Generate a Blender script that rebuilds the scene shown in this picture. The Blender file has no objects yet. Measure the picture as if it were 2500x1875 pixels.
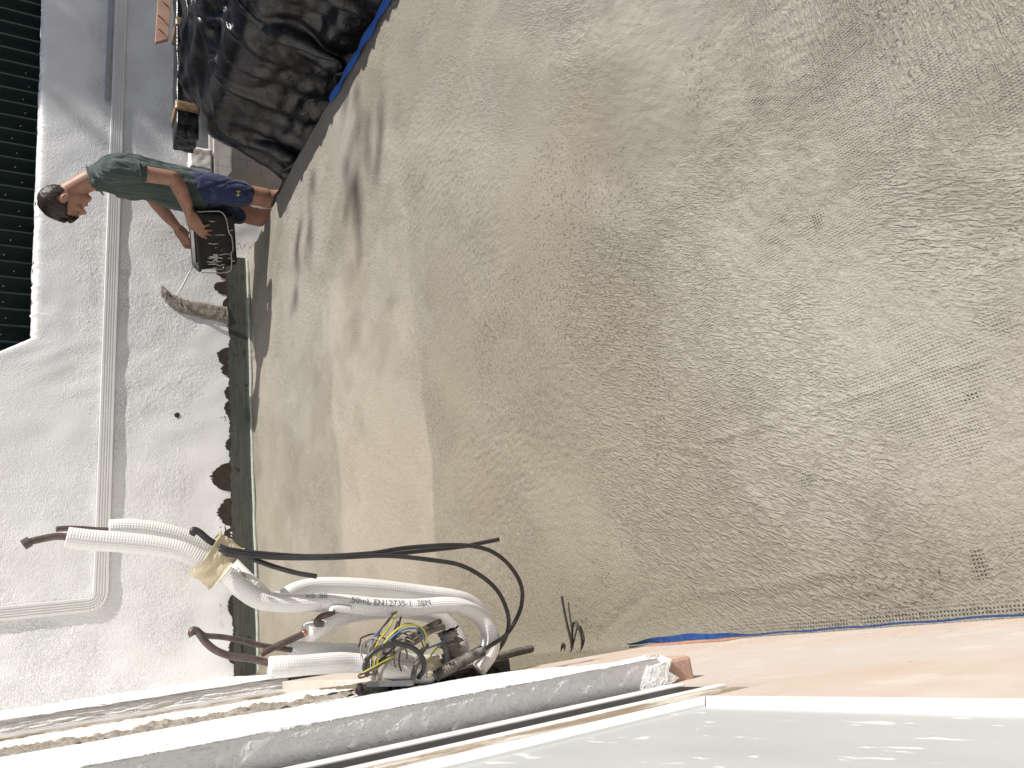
import bpy, bmesh, math, random
import numpy as np
from mathutils import Matrix, Vector

random.seed(7)
scene = bpy.context.scene
COL = scene.collection
R = math.radians

# ------------------------------------------------------------------ camera
# The photograph was stored on its side: the camera itself is rolled a quarter turn.
CAM = np.array([0.0, 0.0, 1.07])
PITCH, ROLL, YAW, FPX = R(31.349), R(-3.156), R(20.560), 1840.0
_f0 = np.array([math.sin(YAW), math.cos(YAW), 0]); _r0 = np.array([math.cos(YAW), -math.sin(YAW), 0]); _z = np.array([0, 0, 1.0])
_f = _f0*math.cos(PITCH) - _z*math.sin(PITCH)
_d = -_f0*math.sin(PITCH) - _z*math.cos(PITCH)
AX_R = math.cos(ROLL)*_r0 + math.sin(ROLL)*_d
AX_D = -math.sin(ROLL)*_r0 + math.cos(ROLL)*_d
AX_F = _f
cd = bpy.data.cameras.new('camera'); cam = bpy.data.objects.new('camera', cd); COL.objects.link(cam)
cd.sensor_fit = 'HORIZONTAL'; cd.sensor_width = 36.0; cd.lens = FPX/2500*36.0
cd.clip_start = 0.02; cd.clip_end = 300
m = Matrix.Identity(4)
for i in range(3):
    m[i][0] = AX_D[i]; m[i][1] = AX_R[i]; m[i][2] = -AX_F[i]; m[i][3] = CAM[i]
cam.matrix_world = m
scene.camera = cam

# ------------------------------------------------------------------ sky and sun
SUN_EL, SUN_AZ = R(44), R(13)          # light comes from the right (+X), a little from this side of the far wall
SDIR = np.array([math.cos(SUN_EL)*math.cos(SUN_AZ), -math.cos(SUN_EL)*math.sin(SUN_AZ), math.sin(SUN_EL)])
world = bpy.data.worlds.new('World'); scene.world = world; world.use_nodes = True
wn = world.node_tree.nodes; wl = world.node_tree.links
sky = wn.new('ShaderNodeTexSky'); sky.sky_type = 'NISHITA'; sky.sun_disc = False
sky.sun_elevation = SUN_EL; sky.sun_rotation = math.pi/2 + SUN_AZ; sky.air_density = 1.0; sky.dust_density = 1.5
wl.new(sky.outputs[0], wn['Background'].inputs[0]); wn['Background'].inputs[1].default_value = 0.055
sl = bpy.data.lights.new('sun', 'SUN'); sl.energy = 4.6; sl.angle = R(0.53); sl.color = (1.0, 0.955, 0.89)
so = bpy.data.objects.new('sun', sl); COL.objects.link(so); so.location = (6, -1, 6)
so.rotation_euler = Vector(SDIR).to_track_quat('Z', 'Y').to_euler()
scene.view_settings.view_transform = 'Standard'; scene.view_settings.look = 'None'
scene.cycles.max_bounces = 7; scene.cycles.diffuse_bounces = 4; scene.cycles.glossy_bounces = 2; scene.cycles.transmission_bounces = 2
scene.view_settings.exposure = 0.38; scene.view_settings.gamma = 1.0

# ------------------------------------------------------------------ helpers
def at(x, y, X=None, Y=None, Z=None):
    """measured point of the photograph (2500 x 1875) -> point of the place on a known plane"""
    d = AX_R*(1875-y-937.5) + AX_D*(x-1250) + AX_F*FPX
    if X is not None: t = (X-CAM[0])/d[0]
    elif Y is not None: t = (Y-CAM[1])/d[1]
    else: t = (Z-CAM[2])/d[2]
    return CAM + t*d

def tag(o, label=None, cat=None, group=None, kind=None):
    if label: o['label'] = label
    if cat: o['category'] = cat
    if group: o['group'] = group
    if kind: o['kind'] = kind
    return o

def empty(name, loc, label=None, cat=None, group=None):
    e = bpy.data.objects.new(name, None); COL.objects.link(e); e.location = loc; e.empty_display_size = .1
    return tag(e, label, cat, group)

def put(o, parent):
    if parent is not None:
        o.parent = parent
        base = Matrix.Translation(-Vector(parent.location)) if parent.parent is None else (parent.matrix_parent_inverse.copy() if parent.type != 'EMPTY' else Matrix.Identity(4))
        if parent.type == 'MESH':
            # parts carry world coordinates; undo the whole chain above them
            base = Matrix.Identity(4)
        o.matrix_parent_inverse = base
    return o

def mesh_obj(name, V, F, mat, parent=None, smooth=False, uv=None):
    me = bpy.data.meshes.new(name)
    V = np.asarray(V, dtype=np.float32)
    if isinstance(F, np.ndarray) and F.ndim == 2:
        n, k = F.shape
        me.vertices.add(len(V)); me.vertices.foreach_set('co', V.ravel())
        me.loops.add(n*k); me.loops.foreach_set('vertex_index', F.ravel().astype(np.int32))
        me.polygons.add(n); me.polygons.foreach_set('loop_start', (np.arange(n)*k).astype(np.int32))
        me.polygons.foreach_set('loop_total', np.full(n, k, dtype=np.int32))
        me.update(calc_edges=True)
    else:
        me.from_pydata([tuple(map(float, v)) for v in V], [], [tuple(map(int, f)) for f in F]); me.update()
    if uv is not None:
        lay = me.uv_layers.new(name='UVMap'); vi = np.empty(len(me.loops), dtype=np.int32); me.loops.foreach_get('vertex_index', vi)
        lay.data.foreach_set('uv', np.asarray(uv, dtype=np.float32)[vi].ravel())
    if smooth: me.polygons.foreach_set('use_smooth', np.ones(len(me.polygons), dtype=bool))
    if mat: me.materials.append(mat)
    o = bpy.data.objects.new(name, me); COL.objects.link(o)
    return put(o, parent)

def grid_faces(nu, nv, wrap_v=False):
    i = np.arange(nu-1)[:, None]; j = np.arange(nv if wrap_v else nv-1)[None, :]
    j2 = (j+1) % nv
    a = i*nv+j; b = i*nv+j2; c = (i+1)*nv+j2; d = (i+1)*nv+j
    return np.stack([a, b, c, d], -1).reshape(-1, 4)

def box(name, lo, hi, mat, parent=None, bevel=0.0, seg=2, smooth=False):
    bm = bmesh.new(); bmesh.ops.create_cube(bm, size=1.0)
    lo = np.array(lo); hi = np.array(hi)
    for v in bm.verts:
        v.co = Vector((lo+hi)/2 + np.array(v.co)*(hi-lo))
    if bevel: bmesh.ops.bevel(bm, geom=bm.edges[:], offset=bevel, segments=seg, affect='EDGES', profile=.5)
    me = bpy.data.meshes.new(name); bm.to_mesh(me); bm.free(); me.materials.append(mat)
    if smooth: me.polygons.foreach_set('use_smooth', np.ones(len(me.polygons), dtype=bool))
    o = bpy.data.objects.new(name, me); COL.objects.link(o); return put(o, parent)

def prism(name, poly, axis, a, b, mat, parent=None):
    """polygon (2D list) extruded along axis 0/1/2 from a to b"""
    n = len(poly); V = []
    for t in (a, b):
        for p in poly:
            q = list(p); q.insert(axis, t); V.append(q)
    F = [tuple(range(n))[::-1], tuple(range(n, 2*n))] + [(i, (i+1) % n, n+(i+1) % n, n+i) for i in range(n)]
    o = mesh_obj(name, V, F, mat, parent)
    bm = bmesh.new(); bm.from_mesh(o.data); bmesh.ops.recalc_face_normals(bm, faces=bm.faces[:]); bm.to_mesh(o.data); bm.free()
    return o

def smooth_path(P, n=8, closed=False):
    P = np.asarray(P, float); out = []
    Q = np.vstack([2*P[0]-P[1], P, 2*P[-1]-P[-2]])
    for i in range(1, len(Q)-2):
        p0, p1, p2, p3 = Q[i-1:i+3]
        for k in range(n):
            t = k/n
            out.append(.5*((2*p1)+(-p0+p2)*t+(2*p0-5*p1+4*p2-p3)*t*t+(-p0+3*p1-3*p2+p3)*t**3))
    out.append(P[-1]); return np.array(out)

def frames(P):
    T = np.gradient(P, axis=0); T /= np.linalg.norm(T, axis=1)[:, None]+1e-9
    n = np.cross(T[0], [0, 0, 1.0]);
    if np.linalg.norm(n) < .1: n = np.cross(T[0], [0, 1.0, 0])
    N = []
    for t in T:
        n = n - t*(n@t); n /= np.linalg.norm(n); N.append(n)
    N = np.array(N); return T, N, np.cross(T, N)

def tube_data(P, r, seg=12, cap=True):
    P = np.asarray(P, float); T, N, B = frames(P)
    r = np.broadcast_to(np.asarray(r, float), (len(P),))
    a = np.linspace(0, 2*math.pi, seg, endpoint=False)
    V = P[:, None] + r[:, None, None]*(np.cos(a)[None, :, None]*N[:, None] + np.sin(a)[None, :, None]*B[:, None])
    L = np.concatenate([[0], np.cumsum(np.linalg.norm(np.diff(P, axis=0), axis=1))])
    uv = np.stack(np.broadcast_arrays(L[:, None], a[None]*r.mean()), -1).reshape(-1, 2)
    F = [tuple(f) for f in grid_faces(len(P), seg, True)]
    V = V.reshape(-1, 3)
    if cap:
        F.append(tuple(range(seg))[::-1]); F.append(tuple(range(len(V)-seg, len(V))))
    return V, F, uv

def tube(name, P, r, mat, parent=None, seg=12, n=8, raw=False):
    Q = np.asarray(P, float) if raw else smooth_path(P, n)
    V, F, uv = tube_data(Q, r if np.isscalar(r) else np.interp(np.linspace(0, 1, len(Q)), np.linspace(0, 1, len(r)), r), seg)
    return mesh_obj(name, V, F, mat, parent, True, uv)

rng = np.random.default_rng(11)
def fnoise(nx, ny, dx, dy, lx, ly, ang=0.0, seed=0, sharp=1.0):
    """band noise with wavelengths lx, ly (metres) along a rotated frame, unit variance"""
    g = np.random.default_rng(seed).standard_normal((nx, ny))
    kx = np.fft.fftfreq(nx, dx)[:, None]; ky = np.fft.rfftfreq(ny, dy)[None]
    u = kx*math.cos(ang)+ky*math.sin(ang); v = -kx*math.sin(ang)+ky*math.cos(ang)
    k2 = (u*lx)**2+(v*ly)**2
    H = np.sqrt(k2)*np.exp(-k2*.7*sharp)
    out = np.fft.irfft2(np.fft.rfft2(g)*H, s=(nx, ny)); return out/(out.std()+1e-9)

def lnoise(nx, ny, dx, dy, l, seed=0):
    g = np.random.default_rng(seed).standard_normal((nx, ny))
    k2 = (np.fft.fftfreq(nx, dx)[:, None]**2+np.fft.rfftfreq(ny, dy)[None]**2)*l*l
    out = np.fft.irfft2(np.fft.rfft2(g)*np.exp(-k2*1.5), s=(nx, ny)); out -= out.mean(); return out/(out.std()+1e-9)

def sstep(a, b, x):
    t = np.clip((x-a)/(b-a), 0, 1); return t*t*(3-2*t)

# ---- node helper
class NT:
    def __init__(s, name):
        s.m = bpy.data.materials.new(name); s.m.use_nodes = True; s.t = s.m.node_tree; s.N = s.t.nodes; s.L = s.t.links
        s.b = s.N['Principled BSDF']; s.geo = None
    def n(s, typ, **k):
        x = s.N.new(typ)
        for a, v in k.items(): setattr(x, a, v)
        return x
    def set(s, sock, v):
        if hasattr(v, 'is_linked') or isinstance(v, bpy.types.NodeSocket): s.L.new(v, sock)
        else: sock.default_value = v
    def pos(s):
        if s.geo is None: s.geo = s.n('ShaderNodeNewGeometry').outputs['Position']
        return s.geo
    def obj(s): return s.n('ShaderNodeTexCoord').outputs['Object']
    def uv(s): return s.n('ShaderNodeTexCoord').outputs['UV']
    def mapping(s, v, scale=(1, 1, 1), rot=(0, 0, 0), loc=(0, 0, 0)):
        x = s.n('ShaderNodeMapping'); s.L.new(v, x.inputs[0]); x.inputs[1].default_value = loc; x.inputs[2].default_value = rot; x.inputs[3].default_value = scale; return x.outputs[0]
    def noise(s, scale, detail=3, rough=.55, vec=None, dist=0.0, lac=2.0):
        x = s.n('ShaderNodeTexNoise'); s.L.new(vec if vec is not None else s.pos(), x.inputs['Vector'])
        x.inputs['Scale'].default_value = scale; x.inputs['Detail'].default_value = detail; x.inputs['Roughness'].default_value = rough; x.inputs['Distortion'].default_value = dist
        return x.outputs[0]
    def voro(s, scale, vec=None, feature='F1', out='Distance'):
        x = s.n('ShaderNodeTexVoronoi', feature=feature); s.L.new(vec if vec is not None else s.pos(), x.inputs['Vector']); x.inputs['Scale'].default_value = scale; return x.outputs[out]
    def math(s, op, a, b=0.0, c=None, clamp=False):
        x = s.n('ShaderNodeMath', operation=op); x.use_clamp = clamp; s.set(x.inputs[0], a); s.set(x.inputs[1], b)
        if c is not None: s.set(x.inputs[2], c)
        return x.outputs[0]
    def step(s, v, a, b, lo=0.0, hi=1.0):
        x = s.n('ShaderNodeMapRange', interpolation_type='SMOOTHSTEP'); s.set(x.inputs[0], v)
        for i, q in zip((1, 2, 3, 4), (a, b, lo, hi)): x.inputs[i].default_value = q
        return x.outputs[0]
    def mix(s, f, a, b):
        x = s.n('ShaderNodeMix', data_type='RGBA'); s.set(x.inputs[0], f)
        for i, v in ((6, a), (7, b)):
            if isinstance(v, tuple): x.inputs[i].default_value = (*v[:3], 1)
            else: s.L.new(v, x.inputs[i])
        return x.outputs[2]
    def xyz(s, v=None):
        x = s.n('ShaderNodeSeparateXYZ'); s.L.new(v if v is not None else s.pos(), x.inputs[0]); return x.outputs
    def bump(s, h, strength=.5, dist=.002, nrm=None):
        x = s.n('ShaderNodeBump'); s.L.new(h, x.inputs['Height']); x.inputs['Strength'].default_value = strength; x.inputs['Distance'].default_value = dist
        if nrm is not None: s.L.new(nrm, x.inputs['Normal'])
        return x.outputs[0]
    def out(s, color=None, rough=None, normal=None, metal=None, spec=None, **k):
        for nm, v in (('Base Color', color), ('Roughness', rough), ('Normal', normal), ('Metallic', metal), ('Specular IOR Level', spec)):
            if v is None: continue
            if isinstance(v, tuple): s.b.inputs[nm].default_value = (*v[:3], 1)
            else: s.set(s.b.inputs[nm], v)
        for nm, v in k.items(): s.set(s.b.inputs[nm.replace('_', ' ')], v)
        return s.m

def simple(name, c1, c2=None, scale=20, rough=.7, spec=.3, bump=0.0, bdist=.002, bscale=None, metal=0.0, coords='pos'):
    t = NT(name); c2 = c2 or tuple(x*.8 for x in c1)
    v = t.pos() if coords == 'pos' else t.obj()
    n = t.noise(scale, 4, .6, vec=v); col = t.mix(t.step(n, .35, .65), c1, c2)
    nr = None
    if bump: nr = t.bump(t.noise(bscale or scale*3, 4, .6, vec=v), bump, bdist)
    return t.out(col, rough, nr, metal, spec)

# ------------------------------------------------------------------ materials
def mat_floor():
    t = NT('fresh_mesh_render'); P = t.pos(); x, y, z = t.xyz()
    col = t.n('ShaderNodeAttribute', attribute_name='tone').outputs['Color']
    wx, wy, wz = t.xyz(t.n('ShaderNodeAttribute', attribute_name='stroke_dir').outputs['Vector'])
    camp, zone, mm = t.xyz(t.n('ShaderNodeAttribute', attribute_name='masks').outputs['Vector'])
    # trowel creases: three directions of drawn-out ripples, weighted by a map of the strokes on the mesh
    crease = None
    for a, w in ((0.0, wx), (math.pi/3, wy), (2*math.pi/3, wz)):
        v = t.mapping(t.mapping(P, (1, 1, 1), (0, 0, -a)), (34, 135, 1))
        r_ = t.math('ABSOLUTE', t.math('SUBTRACT', t.noise(1.0, 1, .55, vec=v, dist=.6), .5)); r_ = t.math('MINIMUM', t.math('MULTIPLY', r_, 5.0), 1.0)
        q = t.math('MULTIPLY', r_, w); crease = q if crease is None else t.math('ADD', crease, q)
    leather = t.noise(125, 3, .66, dist=.8)
    col = t.mix(t.math('MULTIPLY', t.math('MULTIPLY', t.step(crease, .35, .05), camp), .35), col, (.115, .10, .08))
    # pitted, open patches
    pit = t.math('MULTIPLY', t.step(t.noise(135, 2, .6, vec=t.mapping(P, loc=(2, 8, 0))), .585, .68), zone)
    # imprint of the 5 mm glass-fibre mesh where the coat is thin, and open cells along the plaster foot
    sx = t.math('SINE', t.math('MULTIPLY', x, 2*math.pi/.0052)); sy = t.math('SINE', t.math('MULTIPLY', y, 2*math.pi/.0052))
    mg = t.math('MAXIMUM', sx, t.math('MULTIPLY', sy, .85))
    cellm = t.math('MULTIPLY', t.step(sx, -.1, -.4), t.step(sy, -.1, -.4))
    hole = t.math('MULTIPLY', cellm, t.step(mm, 1.3, 1.6))
    col = t.mix(t.math('MULTIPLY', pit, .6), col, (.07, .06, .05)); col = t.mix(t.math('MULTIPLY', hole, .9), col, (.012, .011, .01))
    h = t.math('ADD', t.math('MULTIPLY', leather, 1.05), t.math('MULTIPLY', t.math('MULTIPLY', crease, camp), .50))
    h = t.math('SUBTRACT', h, t.math('MULTIPLY', pit, .65))
    h = t.math('ADD', h, t.math('MULTIPLY', t.math('MULTIPLY', mg, t.math('MINIMUM', mm, 1.0)), .22))
    return t.out(col, .68, t.bump(h, .9, .0042), 0, .35)

def mat_stucco(name='white_stucco', tint=(.80, .80, .80), fine=.4):
    t = NT(name); n = t.noise(6, 4, .6)
    col = t.mix(t.step(n, .35, .7), tint, tuple(v*.93 for v in tint))
    sp = t.voro(26); rr = t.noise(3.0, 3)
    col = t.mix(t.math('MULTIPLY', t.math('MULTIPLY', t.step(sp, .09, .05), t.step(rr, .58, .64)), .8), col, (.22, .2, .18))
    st = t.step(t.noise(190, 2, .55), .42, .72); nr = t.bump(t.math('ADD', st, t.math('MULTIPLY', t.noise(300, 3, .6), .2)), 1.0, .0008*fine/.5)
    return t.out(col, .5, nr, 0, .45)

def mat_wall():
    t = NT('painted_wall'); x, y, z = t.xyz(); P = t.pos()
    n = t.noise(4, 4, .6); col = t.mix(t.step(n, .35, .7), (.85, .85, .85), (.79, .79, .795))
    sp = t.voro(21); rr = t.noise(2.6, 3)
    col = t.mix(t.math('MULTIPLY', t.math('MULTIPLY', t.step(sp, .085, .05), t.step(rr, .56, .62)), .8), col, (.2, .18, .16))
    # dirt flecks rising from the skirting
    f = t.noise(34, 5, .72, vec=t.mapping(P, (.9, 1, 1.6))); patch = t.noise(3.2, 2, .5, vec=t.mapping(P, (1, 1, .2), loc=(2.2, 0, 0)))
    zz = t.math('MULTIPLY', t.step(z, .30, .14), t.step(patch, .48, .60))
    fl = t.step(t.math('ADD', f, t.math('MULTIPLY', zz, .16)), .70, .73)
    col = t.mix(t.math('MULTIPLY', fl, zz), col, (.045, .042, .036))
    smear = t.math('MULTIPLY', t.step(t.noise(9, 4, .7, vec=t.mapping(P, (1, 1, 2.0), loc=(5, 0, 3))), .58, .78), t.math('MULTIPLY', t.step(x, .75, .35), t.step(z, .36, .15)))
    col = t.mix(t.math('MULTIPLY', smear, .45), col, (.25, .23, .2))
    ra = t.n('ShaderNodeAttribute', attribute_name='rough').outputs['Fac']
    st = t.noise(150, 2, .5); st = t.step(st, .45, .66)
    h = t.math('ADD', t.math('MULTIPLY', t.math('MULTIPLY', st, ra), 1.0), t.math('MULTIPLY', t.noise(240, 3, .6), .12))
    return t.out(col, .45, t.bump(h, 1.0, .0032), 0, .45)

def mat_pink():
    t = NT('bare_gypsum_plaster'); P = t.pos(); x, y, z = t.xyz()
    a = t.noise(5, 5, .62, dist=.5); b = t.noise(45, 4, .65, vec=t.mapping(P, (1, 1, 1.8))); c = t.noise(2.2, 3)
    col = t.mix(t.step(a, .35, .68), (.50, .405, .34), (.54, .47, .415)); col = t.mix(t.math('MULTIPLY', t.step(c, .42, .66), .75), col, (.50, .46, .43)); col = t.mix(t.math('MULTIPLY', t.step(t.noise(11, 5, .7, vec=t.mapping(P, loc=(4, 2, 1))), .50, .72), .7), col, (.60, .545, .50))
    col = t.mix(t.math('MULTIPLY', t.step(t.noise(70, 4, .7), .55, .68), t.step(z, .30, .10)), col, (.42, .31, .235))
    col = t.mix(t.math('MULTIPLY', t.step(b, .56, .72), .4), col, (.45, .33, .26))
    sp = t.voro(40); col = t.mix(t.math('MULTIPLY', t.math('MULTIPLY', t.step(sp, .1, .06), t.step(t.noise(7, 2), .6, .64)), .8), col, (.2, .16, .13))
    return t.out(col, .8, t.bump(b, .3, .001), 0, .2)

def mat_film():
    t = NT('dusty_filmed_glass'); P = t.pos()
    s = t.noise(85, 3, .6, vec=t.mapping(P, (1, .34, 1.15))); sp = t.noise(9, 3, .6, vec=t.mapping(P, (1, .4, 1)))
    col = t.mix(t.step(sp, .35, .7), (.50, .52, .525), (.44, .46, .463)); fleck = t.step(s, .665, .72)
    fl2 = t.step(t.noise(75, 2, .5, vec=t.mapping(P, (1, .35, 1), loc=(3, 3, 3))), .64, .70)
    fleck = t.math('MAXIMUM', fleck, t.math('MULTIPLY', fl2, .8))
    col = t.mix(fleck, col, (.70, .71, .705))
    return t.out(col, t.math('ADD', .28, t.math('MULTIPLY', fleck, .4)), None, 0, .45)

def mat_dirty_rail():
    t = NT('cement_smeared_rail'); s = t.noise(30, 5, .7, vec=t.mapping(t.pos(), (1, 1.6, .35)))
    col = t.mix(t.step(s, .40, .58), (.62, .58, .52), (.26, .205, .145)); col = t.mix(t.step(t.noise(120, 3, .6), .6, .72), col, (.15, .12, .09))
    return t.out(col, .75, t.bump(s, .5, .002), 0, .25)

def mat_insul():
    t = NT('embossed_foam_sleeve'); uv = t.uv(); u, v, _ = t.xyz(uv)
    a = t.math('SINE', t.math('MULTIPLY', u, 2*math.pi/.0034)); b = t.math('SINE', t.math('MULTIPLY', v, 2*math.pi/.0034))
    h = t.math('MULTIPLY', t.math('ADD', a, b), .5); d = t.noise(35, 4, .7)
    col = t.mix(t.math('MULTIPLY', t.step(d, .6, .74), .35), (.77, .76, .745), (.48, .45, .40))
    return t.out(col, .42, t.bump(h, .32, .0011), 0, .4, Subsurface_Weight=.0)

def mat_tarp():
    t = NT('dusty_black_polythene'); P = t.pos()
    d = t.noise(5.5, 5, .68, dist=.8); s = t.noise(42, 5, .72, dist=.6); e = t.noise(160, 4, .7)
    dust = t.math('MULTIPLY', t.step(d, .47, .72), t.step(s, .38, .68))
    col = t.mix(t.math('MULTIPLY', dust, .55), (.010, .010, .012), (.13, .13, .132))
    col = t.mix(t.math('MULTIPLY', t.step(e, .66, .72), t.math('MULTIPLY', dust, .8)), col, (.35, .34, .32))
    nr = t.bump(t.math('ABSOLUTE', t.math('SUBTRACT', t.noise(11, 4, .6, dist=1.6), .5)), .35, .02); nr = t.bump(t.noise(45, 3, .6, dist=1.2), .22, .004, nr)
    return t.out(col, t.math('ADD', .28, t.math('MULTIPLY', dust, .30)), nr, 0, .55)

def mat_membrane():
    t = NT('dark_waterproof_membrane'); P = t.pos(); x, y, z = t.xyz()
    brush = t.noise(60, 4, .6, vec=t.mapping(P, (.12, 1, 2.2))); n = t.noise(22, 5, .7, vec=t.mapping(P, (.8, 1, 1.2)))
    col = t.mix(t.step(brush, .35, .65), (.062, .067, .056), (.088, .094, .080)); col = t.mix(t.step(n, .58, .66), col, (.018, .017, .014))
    col = t.mix(t.step(z, .03, .008), col, (.16, .19, .175))
    return t.out(col, .5, t.bump(brush, .3, .002), 0, .4)

def mat_cloth(name, c1, c2, bs=60, dust=None):
    t = NT(name); P = t.pos(); n = t.noise(9, 4, .6)
    col = t.mix(t.step(n, .35, .7), c1, c2)
    if dust:
        d = t.math('MULTIPLY', t.step(t.noise(14, 5, .72, vec=t.mapping(P, (1, 1, .6))), .52, .78), .5); col = t.mix(d, col, dust)
    w = t.noise(700, 2, .5); fold = t.noise(bs*.35, 3, .5, dist=.8)
    nr = t.bump(fold, .6, .012); nr = t.bump(w, .2, .0008, nr)
    return t.out(col, .9, nr, 0, .15, Sheen_Weight=.15)

def mat_skin():
    t = NT('tanned_skin'); n = t.noise(18, 4, .6); col = t.mix(t.step(n, .35, .7), (.37, .205, .142), (.30, .155, .108))
    nr = t.bump(t.noise(55, 4, .6), .12, .004)
    return t.out(col, .5, nr, 0, .35)

def mat_hair():
    t = NT('dark_brown_hair'); P = t.pos(); s = t.noise(120, 3, .6, vec=t.mapping(P, (1, .5, .32), (.4, .5, .2)))
    col = t.mix(t.step(s, .35, .7), (.016, .0105, .008), (.045, .029, .02))
    return t.out(col, .5, t.bump(s, .5, .003), 0, .4)

def mat_board():
    t = NT('stained_white_board'); P = t.obj(); x, y, z = t.xyz(P)
    n = t.noise(8, 5, .65, vec=P); col = t.mix(t.step(n, .35, .7), (.60, .58, .56), (.50, .48, .455))
    g = t.math('MINIMUM', t.math('ABSOLUTE', t.math('SUBTRACT', t.math('FRACT', t.math('MULTIPLY', x, 13.0)), .5)), t.math('ABSOLUTE', t.math('SUBTRACT', t.math('FRACT', t.math('MULTIPLY', z, 11.0)), .5)))
    ln = t.math('MULTIPLY', t.step(g, .045, .015), t.step(t.noise(7, 3, .6, vec=t.mapping(P, loc=(1, 1, 1))), .42, .6))
    col = t.mix(t.math('MULTIPLY', ln, .55), col, (.25, .2, .16))
    f = t.math('MULTIPLY', t.step(t.noise(60, 4, .7, vec=P), .62, .68), t.step(t.noise(5, 2, vec=P), .45, .6)); col = t.mix(f, col, (.12, .1, .08))
    return t.out(col, .75, None, 0, .25)

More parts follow.
